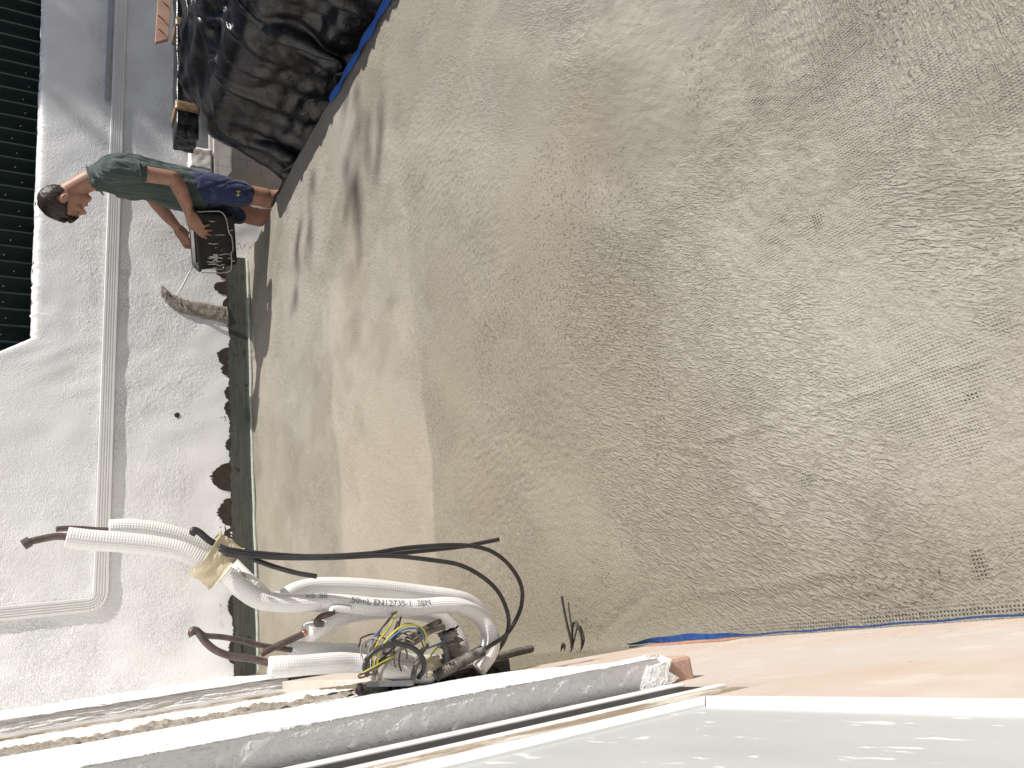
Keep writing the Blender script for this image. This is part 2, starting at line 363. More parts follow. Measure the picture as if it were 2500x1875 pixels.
M = dict(
    floor=mat_floor(), wall=mat_wall(), stucco=mat_stucco('rough_white_stucco', (.84, .83, .82), .5), pink=mat_pink(), film=mat_film(),
    dirty=mat_dirty_rail(), insul=mat_insul(), tarp=mat_tarp(), membrane=mat_membrane(), skin=mat_skin(), hair=mat_hair(), board=mat_board(),
    ground=simple('dusty_concrete', (.34, .32, .29), (.27, .255, .23), 3, .9, .2, .4, .004),
    white=simple('white_aluminium', (.80, .80, .79), (.76, .76, .75), 30, .38, .45),
    offwhite=simple('off_white_plaster', (.78, .74, .69), (.72, .67, .62), 12, .8, .2, .3, .002),
    blackslot=simple('black_brush_seal', (.012, .012, .013), (.02, .02, .02), 60, .55, .35),
    mortar=simple('rough_grey_mortar', (.36, .32, .28), (.27, .24, .205), 60, .95, .1, .9, .006, 120),
    brick=simple('red_clay_brick', (.46, .27, .20), (.52, .35, .28), 40, .85, .2, .5, .003, 90),
    brown=simple('brown_primer', (.035, .024, .017), (.05, .035, .024), 30, .6, .4, .4, .002),
    foam=simple('pale_green_edge_foam', (.42, .45, .39), (.34, .36, .31), 40, .85, .2, .4, .003),
    green=simple('dark_green_sheet', (.0022, .0125, .0098), (.003, .016, .012), 12, .6, .25),
    bolt=simple('white_bolt_head', (.6, .6, .58), (.5, .5, .48), 20, .5, .4),
    duct=simple('white_ribbed_aluminium', (.74, .74, .725), (.70, .70, .69), 9, .42, .45),
    conduit=simple('grey_conduit', (.36, .37, .40), (.30, .31, .34), 20, .5, .4),
    copper=simple('tarnished_copper', (.135, .098, .088), (.085, .064, .058), 60, .45, .5, .15, .001, metal=.4),
    copperbright=simple('bright_copper', (.62, .26, .13), (.5, .2, .1), 60, .35, .5, metal=.8),
    cable=simple('black_cable_sheath', (.018, .018, .02), (.03, .03, .033), 50, .42, .5),
    dustcable=simple('cement_spattered_cable', (.03, .029, .028), (.22, .2, .17), 70, .6, .35),
    dustgrey=simple('cement_grey_cable', (.30, .275, .24), (.16, .145, .13), 70, .85, .2),
    corr=simple('corrugated_conduit', (.045, .044, .042), (.20, .185, .165), 55, .6, .35),
    corr2=simple('dusty_corrugated_conduit', (.17, .155, .13), (.10, .09, .075), 55, .7, .3),
    blackbox=simple('black_plastic_tray', (.016, .016, .016), (.028, .027, .026), 30, .5, .4),
    yellow=simple('yellow_green_wire', (.55, .46, .05), (.32, .36, .06), 35, .45, .4), blue=simple('blue_wire', (.06, .16, .36), (.1, .2, .36), 40, .45, .4),
    brownwire=simple('brown_wire', (.07, .035, .03), (.12, .08, .06), 40, .5, .4),
    tape=simple('masking_tape', (.70, .62, .44), (.60, .51, .34), 45, .55, .35, .6, .006, 50),
    bluemesh=simple('blue_glass_mesh', (.03, .11, .42), (.05, .17, .52), 90, .6, .3, .5, .002, 220),
    redmesh=simple('red_brown_mesh', (.36, .17, .12), (.45, .25, .18), 60, .8, .2),
    iron=simple('dark_iron_wire', (.03, .027, .025), (.055, .045, .04), 60, .55, .4),
    shirt=mat_cloth('dark_green_tshirt', (.075, .100, .094), (.052, .072, .067), 60), shorts=mat_cloth('blue_shorts', (.034, .046, .108), (.024, .033, .075), 55, (.24, .26, .33)),
    logo=simple('yellow_print', (.62, .58, .12), (.55, .5, .1), 30, .8, .2), shoe=simple('worn_shoe', (.05, .045, .04), (.08, .075, .07), 20, .8, .3),
    eye=simple('dark_brow', (.03, .018, .013), (.02, .012, .01), 40, .6, .3), lip=simple('lip', (.36, .13, .10), (.30, .11, .085), 40, .5, .3),
    tub=simple('black_rubber_tub', (.006, .006, .0065), (.012, .012, .012), 12, .38, .4), steel=simple('pale_steel_wire', (.55, .54, .52), (.42, .41, .4), 30, .4, .5, metal=.4),
    paint=simple('white_paint', (.78, .77, .75), (.66, .65, .63), 22, .6, .3), sticker=simple('paper_sticker', (.5, .5, .5), (.35, .35, .35), 300, .7, .3),
    wood=simple('pale_pink_plank', (.66, .41, .30), (.57, .34, .245), 14, .7, .25, .3, .001), nail=simple('rusty_nail', (.13, .06, .05), (.08, .04, .035), 50, .6, .4),
    browntape=simple('brown_tape', (.30, .20, .10), (.22, .14, .07), 40, .4, .45, .4, .003), bead=simple('white_bead', (.74, .74, .72), (.68, .68, .66), 15, .6, .3),
    cream=simple('cream_card', (.60, .53, .44), (.56, .49, .41), 8, .85, .2), sack=simple('white_paper_sack', (.80, .79, .76), (.72, .70, .66), 20, .7, .25),
    bark=simple('bark', (.10, .075, .05), (.06, .045, .03), 20, .9, .1, .6, .01), leaf=simple('leaf', (.06, .10, .03), (.09, .13, .045), 6, .6, .3),
    ink=simple('grey_print', (.20, .20, .26), (.28, .28, .33), 300, .8, .2), cord=simple('white_cord', (.70, .69, .65), (.6, .59, .55), 40, .5, .4),
)

# ------------------------------------------------------------------ setting: lower ground and the raised slab
V = [(-40, -40, -.5), (40, -40, -.5), (40, 40, -.5), (-40, 40, -.5)]
tag(mesh_obj('lower_ground', V, [(0, 1, 2, 3)], M['ground']), kind='structure')

XW, YF = -.078, 4.63
EDGE = [(-1.2, 2.36), (0.0, 2.37), (2.15, 2.415), (2.8, 2.47), (3.2, 2.51), (3.65, 2.535), (4.7, 2.545)]   # right edge of the slab: (Y, X)
dx = dy = .0052
nx, ny = int(2.66/dx), int(5.15/dy)
ys = np.linspace(-.5, 4.645, ny); us = np.linspace(0, 1, nx)
xe = np.interp(ys, [e[0] for e in EDGE], [e[1] for e in EDGE])
xe = xe + np.interp(ys, np.linspace(-.5, 4.7, 140), rng.standard_normal(140)*.0035)
X = XW-.012 + us[:, None]*(xe[None]-XW+.012); Y = np.broadcast_to(ys[None], X.shape)
# trowel strokes: bands of relief whose direction drifts over the slab
ang = lnoise(nx, ny, dx, dy, 1.3, 3)*.55 + .55 + .35*np.sin(Y*1.3+X)
K = 9; acc = np.zeros((nx, ny)); wsum = np.zeros((nx, ny))
for k in range(K):
    a = k*math.pi/K
    w = np.exp(4.5*(np.cos(2*(ang-a))-1)); acc += w*fnoise(nx, ny, dx, dy, .10, .019, math.pi/2-a, 20+k, 1.0); wsum += w
stroke = acc/np.sqrt(np.maximum(wsum, 1e-6)); stroke /= stroke.std()
amp = sstep(-.9, 1.3, lnoise(nx, ny, dx, dy, .55, 5))
H = stroke*(.00012+.00045*amp) + fnoise(nx, ny, dx, dy, .035, .03, 0, 41)*.00040*(.3+amp) + lnoise(nx, ny, dx, dy, .32, 6)*.0022 + lnoise(nx, ny, dx, dy, .12, 8)*.0005
H *= .55+.45*sstep(.3, 1.0, np.abs(Y-2.62)/.45)          # smoother in the pale band
def ridge(pts, h, w):
    global H
    P = smooth_path([at(px_, py_, Z=0) for px_, py_ in pts], 6)[:, :2]
    L = np.linspace(0, 1, len(P)); prof = np.sin(np.pi*np.clip(L, .04, .96))**.5
    lo = P.min(0)-4*w; hi = P.max(0)+4*w
    sel = (X > lo[0]) & (X < hi[0]) & (Y > lo[1]) & (Y < hi[1])
    if not sel.any(): return
    q = np.stack([X[sel], Y[sel]], -1); best = np.full(len(q), 1e9); pr = np.zeros(len(q))
    for i in range(len(P)-1):
        a, b = P[i], P[i+1]; ab = b-a; tt = np.clip(((q-a)@ab)/(ab@ab+1e-12), 0, 1); d = np.linalg.norm(q-a-tt[:, None]*ab, axis=1)
        c = d < best; best[c] = d[c]; pr[c] = prof[i]
    H[sel] += h*pr*np.exp(-(best/w)**2)
for pts, h, w in [
    ([(1715, 1082), (1790, 1062), (1876, 1035)], .0035, .006), ([(1930, 1010), (2050, 978), (2150, 950), (2245, 917)], .003, .006), ([(2270, 905), (2340, 890), (2400, 880)], .003, .006),
    ([(2430, 640), (2470, 625), (2500, 618)], .004, .008), ([(1640, 1090), (1700, 1095), (1730, 1110)], .003, .005), ([(1760, 1120), (1800, 1135)], .003, .005), ([(1825, 1210), (1870, 1240), (1890, 1265)], .004, .006),
    ([(1435, 1110), (1460, 1098), (1510, 1090)], .003, .006), ([(1555, 920), (1575, 1000), (1590, 1080)], .0025, .006), ([(1650, 1455), (1900, 1425), (2050, 1395), (2080, 1410)], .0035, .012),
    ([(2180, 1490), (2210, 1470), (2212, 1460)], .005, .01), ([(1460, 1560), (1520, 1500), (1600, 1440)], -.003, .012), ([(1135, 170), (1150, 230), (1140, 290)], .003, .006), ([(1150, 160), (1165, 220), (1160, 270)], .0025, .005),
    ([(997, 790), (1010, 820)], .003, .008), ([(1440, 945), (1480, 900), (1530, 875)], .002, .007), ([(2250, 1430), (2270, 1440), (2290, 1460)], .003, .006), ([(1900, 1470), (2050, 1450), (2200, 1425)], .0025, .009)]:
    ridge(pts, h, w)
# turned up slightly where the coat meets the walls
Zf = H + .010*np.exp(-np.maximum(X-XW, 0)/.02) + .012*np.exp(-np.maximum(YF-Y, 0)/.03)
Zf[-1] -= .004
Vt = np.stack([X, Y, Zf], -1).reshape(-1, 3)
# skirt down the exposed right edge
sk = np.stack([X[-1]+.002, Y[-1], np.full(ny, -.5)], -1)
Vt = np.vstack([Vt, sk]); F = grid_faces(nx, ny)
F = F[:, ::-1] if True else F
i0 = (nx-1)*ny + np.arange(ny-1); s0 = nx*ny + np.arange(ny-1)
F2 = np.stack([i0, s0, s0+1, i0+1], -1)
wk = np.stack([np.exp(3.0*(np.cos(2*(ang-k*math.pi/3))-1)) for k in range(3)], -1); wk /= wk.sum(-1, keepdims=True)**.8
def fbm(l, octs, seed, g=.62):
    a = np.zeros((nx, ny)); w = 0
    for k in range(octs): a += lnoise(nx, ny, dx, dy, l/2**k, seed+k)*g**k; w += g**(2*k)
    return a/math.sqrt(w)
def lerp(a, b, t_): return a+(np.asarray(b)-a)*t_[..., None]
tone = lerp(np.array([.240, .219, .186]), [.294, .274, .240], sstep(-1.2, 1.2, fbm(1.1, 3, 301)))
tone = lerp(tone, [.188, .170, .142], .45*sstep(.1, 1.6, fbm(.50, 6, 311, .7)))
tone = lerp(tone, [.338, .316, .278], .40*sstep(.2, 1.6, fbm(.22, 5, 321, .7)))
swp = fnoise(nx, ny, dx, dy, 3.2, .45, math.pi/2-.75, 331, .8); tone = lerp(tone, [.340, .318, .276], .40*sstep(.1, 1.3, swp))
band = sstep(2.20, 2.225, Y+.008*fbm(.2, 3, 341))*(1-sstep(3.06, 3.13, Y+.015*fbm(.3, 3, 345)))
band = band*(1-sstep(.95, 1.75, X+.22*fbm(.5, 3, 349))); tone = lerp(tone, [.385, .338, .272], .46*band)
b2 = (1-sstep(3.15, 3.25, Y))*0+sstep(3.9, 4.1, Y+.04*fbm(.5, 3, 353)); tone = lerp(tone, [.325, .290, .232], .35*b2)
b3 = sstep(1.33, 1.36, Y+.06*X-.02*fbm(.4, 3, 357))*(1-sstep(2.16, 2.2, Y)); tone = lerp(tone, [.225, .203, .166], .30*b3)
tone *= 1.05
warm = (1-sstep(.3, 1.5, X+.2*fbm(.6, 3, 401)))*sstep(.7, 1.3, Y)*(1-.6*band); tone = lerp(tone, [.246, .212, .150], .50*warm)
wet = np.maximum(1-sstep(-.03, .18, X), .7*sstep(.6, 1.6, fbm(.7, 4, 361))); tone = lerp(tone, [.178, .156, .110], .45*wet)
camp = .2+.8*sstep(-1.0, 1.0, fbm(.55, 3, 371)); camp *= 1-.6*band
zone = .85*sstep(.55, 1.7, fbm(.45, 5, 381, .68))*(1-.7*band)
mm_ = .9*sstep(-.5, 1.2, fbm(.26, 4, 391))*(1-sstep(.9, 1.75, Y))
edge_ = (1-sstep(-.062, -.035, X))*(1-sstep(.9, 1.15, Y)); mm_ = np.maximum(mm_, edge_)
op = (1-sstep(-.064, -.058, X))*(1-sstep(.85, 1.0, Y))*sstep(-.3, .2, fbm(.08, 2, 395)); mm_ = mm_+op*.8*(mm_ > .7)
op2 = sstep(2.15, 2.35, fbm(.07, 2, 397))*(1-sstep(.7, 1.3, Y)); mm_ = np.maximum(mm_, op2*1.55)
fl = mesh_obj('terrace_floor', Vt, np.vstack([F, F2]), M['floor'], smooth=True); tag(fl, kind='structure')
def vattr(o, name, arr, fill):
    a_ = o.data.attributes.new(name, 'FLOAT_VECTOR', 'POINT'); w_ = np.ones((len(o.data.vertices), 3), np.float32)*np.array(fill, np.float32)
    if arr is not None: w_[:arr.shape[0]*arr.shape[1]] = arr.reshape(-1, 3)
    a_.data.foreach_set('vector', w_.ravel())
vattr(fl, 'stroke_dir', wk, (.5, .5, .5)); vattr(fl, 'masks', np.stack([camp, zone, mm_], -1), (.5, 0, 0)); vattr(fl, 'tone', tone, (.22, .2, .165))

# ------------------------------------------------------------------ far wall
gw = empty('garden_wall', (1.3, YF, -.5), 'white painted stucco wall across the far end with sloping parapet', 'wall')
x0, x1 = -.35, 5.4; nxw, nzw = 860, 270
xs = np.linspace(x0, x1, nxw)
top = np.where(xs > 1.86, 1.186+(xs-1.86)*.024, 1.186+(1.86-xs)*1.55); top = np.minimum(top, 2.1)
top += np.interp(xs, np.linspace(x0, x1, 400), rng.standard_normal(400)*.0025)
tv = np.linspace(0, 1, nzw); Z = -.5 + tv[None]*(np.minimum(top, 1.75)[:, None]+.5); Xw = np.broadcast_to(xs[:, None], Z.shape)
dxw = (x1-x0)/nxw; dzw = 1.8/nzw
rough = sstep(.26, .40, Z + .05*lnoise(nxw, nzw, dxw, dzw, .18, 71) + .12*sstep(1.5, 2.2, Xw))
rough *= 1-.75*sstep(.90, 1.0, Z+.04*lnoise(nxw, nzw, dxw, dzw, .2, 73))*sstep(.6, 1.3, Xw)
rough *= .45+.55*sstep(-1, .5, lnoise(nxw, nzw, dxw, dzw, .28, 72))
gr = fnoise(nxw, nzw, dxw, dzw, .017, .017, 0, 74); gr = np.maximum(gr, -.6)
relief = rough*(gr*.00042 + fnoise(nxw, nzw, dxw, dzw, .04, .04, 0, 75)*.0003) + lnoise(nxw, nzw, dxw, dzw, .15, 76)*.0013 + fnoise(nxw, nzw, dxw, dzw, .02, .02, 0, 79)*.00016
round_top = .03*np.exp(-(np.minimum(top, 1.75)[:, None]-Z)/.012)*(top < 1.7)[:, None]
Yw = YF - relief + round_top
Vw = np.stack([Xw, Yw, Z], -1).reshape(-1, 3)
wf = mesh_obj('wall_face', Vw, grid_faces(nxw, nzw), M['wall'], gw, True)
at_ = wf.data.attributes.new('rough', 'FLOAT', 'POINT'); at_.data.foreach_set('value', rough.astype(np.float32).ravel())
V = []; F = []
for i in range(0, nxw, 6):
    t_ = min(top[i], 1.75); V += [(xs[i], YF+.031, t_-.0), (xs[i], YF+.17, t_+.004), (xs[i], YF+.18, -.5)]
k = len(V)//3
F = [(3*i, 3*i+3, 3*i+4, 3*i+1) for i in range(k-1)] + [(3*i+1, 3*i+4, 3*i+5, 3*i+2) for i in range(k-1)]
mesh_obj('coping', V, F, M['wall'], gw)
# dark membrane painted along the foot of the wall, over a ragged brown primer
xs2 = np.linspace(XW, 2.52, 700)
def rag(seed, l, amp): return np.interp(xs2, np.linspace(xs2[0], xs2[-1], int(2.6/l)), np.random.default_rng(seed).standard_normal(int(2.6/l)))*amp
t1 = .134 + rag(1, .08, .004) + rag(2, .02, .003) + rag(3, .006, .0018)
blob = np.maximum(0, rag(4, .10, .006)-.002)
for yb_, hw2, hp_ in ((640, 16, 12), (665, 22, 20), (705, 20, 26), (745, 18, 10), (872, 26, 20), (905, 14, 14), (960, 18, 8), (1000, 22, 9), (1085, 16, 10), (1165, 36, 34), (1250, 34, 24), (1305, 14, 14), (1395, 30, 14), (1480, 24, 8), (1590, 30, 8)):
    xb_ = at(560, yb_, Y=YF)[0]; wb_ = hw2*.0024; blob = np.maximum(blob, hp_*.0029*np.sqrt(np.maximum(0, 1-((xs2-xb_)/wb_)**2)))
t2 = t1 + .004 + blob + rag(6, .006, .0014)*(1+blob*40)
for nm, tp, off, mt in (('brown_primer_coat', t2, .0030, M['brown']), ('membrane_strip', t1, .0050, M['membrane'])):
    V = []; n = len(xs2)
    for zi in np.linspace(0, 1, 6):
        V.append(np.stack([xs2, np.full(n, YF-off-.0008), zi*tp], -1))
    mesh_obj(nm, np.vstack(V), grid_faces(6, n)[:, ::-1], mt, gw)
# pale foam edge strip between slab and wall
P = [(x_, YF-.026-.010*math.sin(x_*3)**2+.004*random.gauss(0, 1)-(.02 if 1.55 < x_ < 2.45 else 0)*math.sin((x_-1.55)/.9*math.pi), .010) for x_ in np.linspace(XW, 2.5, 46)]
tube('edge_foam', P, .0105, M['foam'], gw, 8, 3)
tube('loose_cord', [at(618, 790, Z=.02), at(619, 820, Z=.025), at(618, 850, Z=.02), at(612, 872, Z=.014)], .003, M['foam'], gw, 6)
# chased slot filled with grey mortar
ctr = [(393, 708, 15), (405, 722, 18), (425, 738, 20), (455, 750, 20), (500, 760, 21), (535, 766, 22), (556, 772, 24)]
pp = smooth_path([(a, b, c) for a, b, c in ctr], 8); V = []
gm = fnoise(len(pp), 13, .01, .01, .03, .03, 0, 9)
for i, (a, b, c) in enumerate(pp):
    for j in range(13):
        s = (j-6)/6; q = at(a+random.gauss(0, .6), b+s*c+random.gauss(0, .8), Y=YF)
        V.append((q[0], YF-.003-.010*(1-s**4)*(.5+.5*min(1, i/4)) - .002*gm[i, j]+(.012 if abs(j-6) == 6 else 0), q[2]))
mesh_obj('mortar_patch', V, grid_faces(len(pp), 13), M['mortar'], gw, True)
a = at(405, 716, Y=YF); tube('wall_plug', [a+[0, .01, 0], a-[0, .02, 0]], .011, M['mortar'], gw, 8)
a = at(432, 1014, Y=YF)
th = np.linspace(0, 2*math.pi, 15)[:-1]; V = [(a[0]+math.cos(t_)*(.014+.006*random.random()), YF-.004, a[2]+math.sin(t_)*(.012+.006*random.random())) for t_ in th]
mesh_obj('dark_splat', V, [tuple(range(14))[::-1]], M['brown'], gw)

# thin cord hanging out of the mortar slot
c_ = [at(430, 722, Y=4.60), at(445, 700, Y=4.57), at(460, 670, Y=4.54), at(474, 648, Y=4.50), at(486, 642, Y=4.48)]
tag(tube('electric_cord', c_, .0055, M['cord'], None, 8), 'short white cord hanging out of the grey mortar slot', 'cord')

# ------------------------------------------------------------------ ribbed downpipe on the far wall
dp = empty('rain_downpipe', tuple(at(300, 700, Y=YF-.03)), 'white ribbed rectangular downpipe running along the far wall with bent elbow', 'downpipe')
pl_, pr_ = at(246, 1480, Y=4.58), at(297, 0, Y=4.58)
def zc(x_): return pl_[2] + (x_-pl_[0])*(pr_[2]-pl_[2])/(pr_[0]-pl_[0])
hw = .037
prof = []   # (depth from the wall, across) cross-section with four grooves in the front face
for (d_, c0) in ((0, -hw), (.0085, -hw), (.0110, -hw+.004)): prof.append((d_, c0))
for g_ in (-.019, -.0065, .006, .0185):
    prof += [(.0110, g_-.0035), (.0070, g_-.002), (.0070, g_+.002), (.0110, g_+.0035)]
for (d_, c0) in ((.0110, hw-.004), (.0085, hw), (0, hw)): prof.append((d_, c0))
def sweep_profile(name, pts, dirs, mat, parent, scale=None, sm=False):
    V = []; n = len(prof)
    for i, (p, d) in enumerate(zip(pts, dirs)):
        sc = 1 if scale is None else scale[i]
        for (dep, ac) in prof: V.append((p[0]+d[0]*ac*sc, YF-.004-dep*sc, p[2]+d[1]*ac*sc))
    F = [tuple(f) for f in grid_faces(len(pts), n)] + [tuple(range(n)), tuple(range(len(V)-n, len(V)))[::-1]]
    o = mesh_obj(name, V, F, mat, parent)
    bm = bmesh.new(); bm.from_mesh(o.data); bmesh.ops.recalc_face_normals(bm, faces=bm.faces[:]); bm.to_mesh(o.data); bm.free(); return o
XB = pl_[0]+.075
sweep_profile('pipe_run', [(XB+.10, 0, zc(XB+.10)), (5.3, 0, zc(5.3))], [(0, 1), (0, 1)], M['duct'], dp)
sweep_profile('pipe_sleeve', [(XB-.01, 0, zc(XB)), (XB+.105, 0, zc(XB+.1))], [(0, 1), (0, 1)], M['duct'], dp, (1.05, 1.05))
pts = []; dirs = []; sc = []
rr_ = .055; cx, cz = XB-.005, zc(XB)+rr_
for i in range(23):
    t_ = i/22*math.pi/2
    pts.append((cx-math.sin(t_)*rr_, 0, cz-math.cos(t_)*rr_)); dirs.append((math.sin(t_)*1, math.cos(t_))); sc.append(1.07 if i % 3 == 0 else .97)
sweep_profile('pipe_elbow', pts, dirs, M['duct'], dp, sc)
sweep_profile('pipe_drop', [(cx-rr_, 0, cz-.01), (cx-rr_-.012, 0, 2.1)], [(1, 0), (1, 0)], M['duct'], dp)
a, b = at(283, 245, Y=4.6), at(283, -40, Y=4.6)
zq = zc(3.9)+.048
tag(box('flat_conduit', (a[0], YF-.02, zq), (5.3, YF-.001, zq+.028), M['conduit'], None, .003), 'grey flat conduit on top of the downpipe at the right', 'conduit')

# ------------------------------------------------------------------ dark green corrugated fence behind
cf = empty('corrugated_fence', (3, 5.15, -.5), 'dark green corrugated metal fence behind the parapet', 'fence')
sp_ = .108; k = 0
xx = .2
while xx < 6.2:
    pr = []; 
    for j in range(9):
        b0 = xx+j*sp_; pr += [(b0, 0), (b0+.066, 0), (b0+.074, -.022), (b0+.096, -.022), (b0+.104, 0)]
    pr.append((xx+9*sp_+.012, 0))
    yo = 5.15 + (.0016 if k % 2 else 0)
    V = [(p[0], yo+p[1], z_) for z_ in (-.5, 3.2) for p in pr]; n = len(pr)
    mesh_obj('metal_sheet', V, grid_faces(2, n), M['green'], cf); k += 1; xx += 9*sp_
bm_bolt = None
for i in range(36):
    for zb in (1.34, 1.62):
        bx_ = .2+i*sp_+.033; 
        if not (1.6 < bx_ < 4.9): continue
        zb2 = zb+random.uniform(-.05, .05); o = tube('bolt', [(bx_, 5.152, zb2), (bx_, 5.146, zb2), (bx_, 5.143, zb2)], .0042, M['bolt'], cf, 8, 1)

# ------------------------------------------------------------------ house wall on the left
hw_ = empty('house_wall', (-.2, 1.5, -.5), 'sunlit white house wall on the left with window frames and shutter rails', 'wall')
box('wall_core', (-.55, -1.2, -.5), (-.155, YF, 3.0), M['offwhite'], hw_)
prism('plaster_base', [(-1.2, -.02), (1.225, -.02), (1.225, .528), (.4958, .528), (.4958, .600), (-1.2, .600)], 0, -.150, XW, M['pink'], hw_)
# window by the camera: mitred white frame and filmed pane
zt, ya, yb = .603, .4585, .4950
def bar(name, poly, mat, x_a=-.102, x_b=-.0765): return prism(name, poly, 0, x_a, x_b, mat, hw_)
bar('window_frame', [(-1.2, zt), (yb-.0006, zt), (ya-.0006, zt+.036), (-1.2, zt+.036)], M['white'])
bar('window_frame', [(yb, zt+.0006), (yb, 2.6), (ya, 2.6), (ya, zt+.0366)], M['white'])
box('window_pane', (-.100, -1.2, zt+.03), (-.0785, ya+.004, 2.6), M['film'], hw_)
# roller-shutter rail: cement-smeared flange, slot with black seal, two white lips
rb = .531
box('rail_back', (-.115, .4965, rb+.004), (-.0845, .612, 2.6), M['dirty'], hw_)
box('rail_flange', (-.084, .4965, rb+.012), (-.0788, .5405, 2.6), M['dirty'], hw_, .001)
box('rail_lip', (-.084, .5410, rb), (-.0780, .5535, 2.6), M['white'], hw_, .001)
box('brush_seal', (-.084, .5545, rb+.01), (-.0790, .5930, 2.6), M['blackslot'], hw_)
box('rail_lip', (-.084, .5940, rb+.002), (-.0774, .6130, 2.6), M['white'], hw_, .001)
a = at(1512, 1708, X=-.088)
tube('rail_screw', [a+[0, 0, 0], a+[.006, 0, 0]], .004, M['nail'], hw_, 8, 1)
# stucco pier: rounded corner, rough coat, ragged lower edge
prf = smooth_path([(-.094, .6270, 0), (-.075, .6225, 0), (-.0575, .6185, 0), (-.0530, .6190, 0), (-.0510, .630, 0), (-.0530, .75, 0), (-.0615, .95, 0), (-.0725, 1.15, 0), (-.0800, 1.315, 0)], 24)[:, :2]
L = np.concatenate([[0], np.cumsum(np.linalg.norm(np.diff(prf, axis=0), axis=1))]); ns = 215
prf = np.stack([np.interp(np.linspace(0, L[-1], ns), L, prf[:, k]) for k in (0, 1)], -1)
tn = np.gradient(prf, axis=0); tn /= np.linalg.norm(tn, axis=1)[:, None]; nrm = np.stack([tn[:, 1], -tn[:, 0]], -1)
nz_ = 330; zb_ = .545 + np.interp(np.linspace(0, 1, ns), np.linspace(0, 1, 60), rng.standard_normal(60)*.005) + np.interp(prf[:, 1], [.6, .64, .68, .8, .95, 1.15, 1.32], [0, .002, .035, .018, -.018, -.012, .025])
ZZ = zb_[:, None] + np.linspace(0, 1, nz_)[None]**1.0*(1.75-zb_[:, None])
d1, d2 = L[-1]/ns, 1.2/nz_
rl = np.maximum(fnoise(ns, nz_, d1, d2, .016, .022, 0, 91), -.5)*.00026 + fnoise(ns, nz_, d1, d2, .045, .06, 0, 92)*.00016 + lnoise(ns, nz_, d1, d2, .12, 93)*.0004
rl *= np.linspace(.2, 1, 9)[np.minimum(np.arange(nz_), 8)][None]
PX = prf[:, 0][:, None]+nrm[:, 0][:, None]*rl; PY = prf[:, 1][:, None]+nrm[:, 1][:, None]*rl
low = np.stack([prf[:, 0]-nrm[:, 0]*.02, prf[:, 1]-nrm[:, 1]*.02+.01, zb_+.004], -1)[:, None]
Vp = np.concatenate([low, np.stack([PX, PY, ZZ], -1)], 1).reshape(-1, 3)
mesh_obj('stucco_pier', Vp, grid_faces(ns, nz_+1)[:, ::-1], M['stucco'], hw_, True)
box('brick', (-.094, .622, .492), (-.0550, .70, .548), M['brick'], hw_, .004)
V = [(-.060, .617, .556), (-.048, .622, .552), (-.050, .626, .53), (-.056, .618, .522), (-.066, .6165, .531), (-.074, .6165, .518), (-.082, .6165, .545), (-.082, .625, .57), (-.05, .64, .57)]
mesh_obj('stucco_smear', V, [(0, 1, 2, 3), (0, 3, 4), (0, 4, 6), (4, 5, 6), (0, 6, 7), (0, 7, 8, 1)], M['stucco'], hw_)
# mortar strip and smooth white strip beyond the pier
def relief_panel(name, ya_, yb_, zlo, zhi, X_, amp, mat, seed, ragb=.006):
    n1, n2 = max(8, int((yb_-ya_)/.006)), int((zhi-zlo)/.006); yy = np.linspace(ya_, yb_, n1); zb = zlo+np.interp(yy, np.linspace(ya_, yb_, max(4, int((yb_-ya_)/.03))), np.random.default_rng(seed).standard_normal(max(4, int((yb_-ya_)/.03)))*ragb)
    Zp = zb[:, None]+np.linspace(0, 1, n2)[None]*(zhi-zb[:, None]); xr = X_+amp*fnoise(n1, n2, .006, .006, .02, .025, 0, seed)+amp*.8*lnoise(n1, n2, .006, .006, .06, seed+1)
    xr[:, 0] -= .03
    Vq = np.stack([xr, np.broadcast_to(yy[:, None], Zp.shape), Zp], -1).reshape(-1, 3)
    o = mesh_obj(name, Vq, grid_faces(n1, n2)[:, ::-1], mat, hw_, True)
    if mat is M['floor']: vattr(o, 'stroke_dir', None, (.5, .5, .5)); vattr(o, 'masks', None, (.5, 0, 0)); vattr(o, 'tone', None, (.195, .172, .125))
    return o
relief_panel('mortar_strip', 1.31, 1.50, .56, 1.7, -.082, .0022, M['mortar'], 31)
relief_panel('plaster_strip', 1.50, 1.76, .54, 1.7, -.0805, .0006, M['offwhite'], 33)
relief_panel('wall_upstand', 1.227, 1.80, 0.004, .56, -.0850, .0010, M['floor'], 35)
relief_panel('wall_upstand', 1.80, 4.62, 0.004, .11, -.0860, .0010, M['floor'], 36)
# second window further along
box('plaster_base', (-.150, 1.76, .08), (-.092, 2.99, .300), M['pink'], hw_, .002)
zr = at(701, 1681, Y=2.98)[2]
box('rail_back', (-.150, 2.93, zr), (-.128, 3.035, 2.6), M['dirty'], hw_)
box('rail_lip', (-.1275, 2.955, zr), (-.119, 2.963, 2.6), M['white'], hw_, .001)
box('brush_seal', (-.1275, 2.966, zr+.004), (-.1235, 2.990, 2.6), M['blackslot'], hw_)
box('rail_lip', (-.1275, 2.993, zr), (-.117, 3.001, 2.6), M['white'], hw_, .001)
ns2 = 60; prf = smooth_path([(-.150, 3.03, 0), (-.12, 3.032, 0), (-.094, 3.034, 0), (-.081, 3.040, 0), (-.077, 3.06, 0), (-.077, 3.4, 0), (-.077, 4.0, 0), (-.077, 4.64, 0)], 20)[:, :2]
nrm = np.gradient(prf, axis=0); nrm /= np.linalg.norm(nrm, axis=1)[:, None]; nrm = np.stack([nrm[:, 1], -nrm[:, 0]], -1)
nn, nz2 = len(prf), 200; rl = np.random.default_rng(5).standard_normal((nn, nz2))*.0004 + lnoise(nn, nz2, .01, .008, .06, 96)*.0012
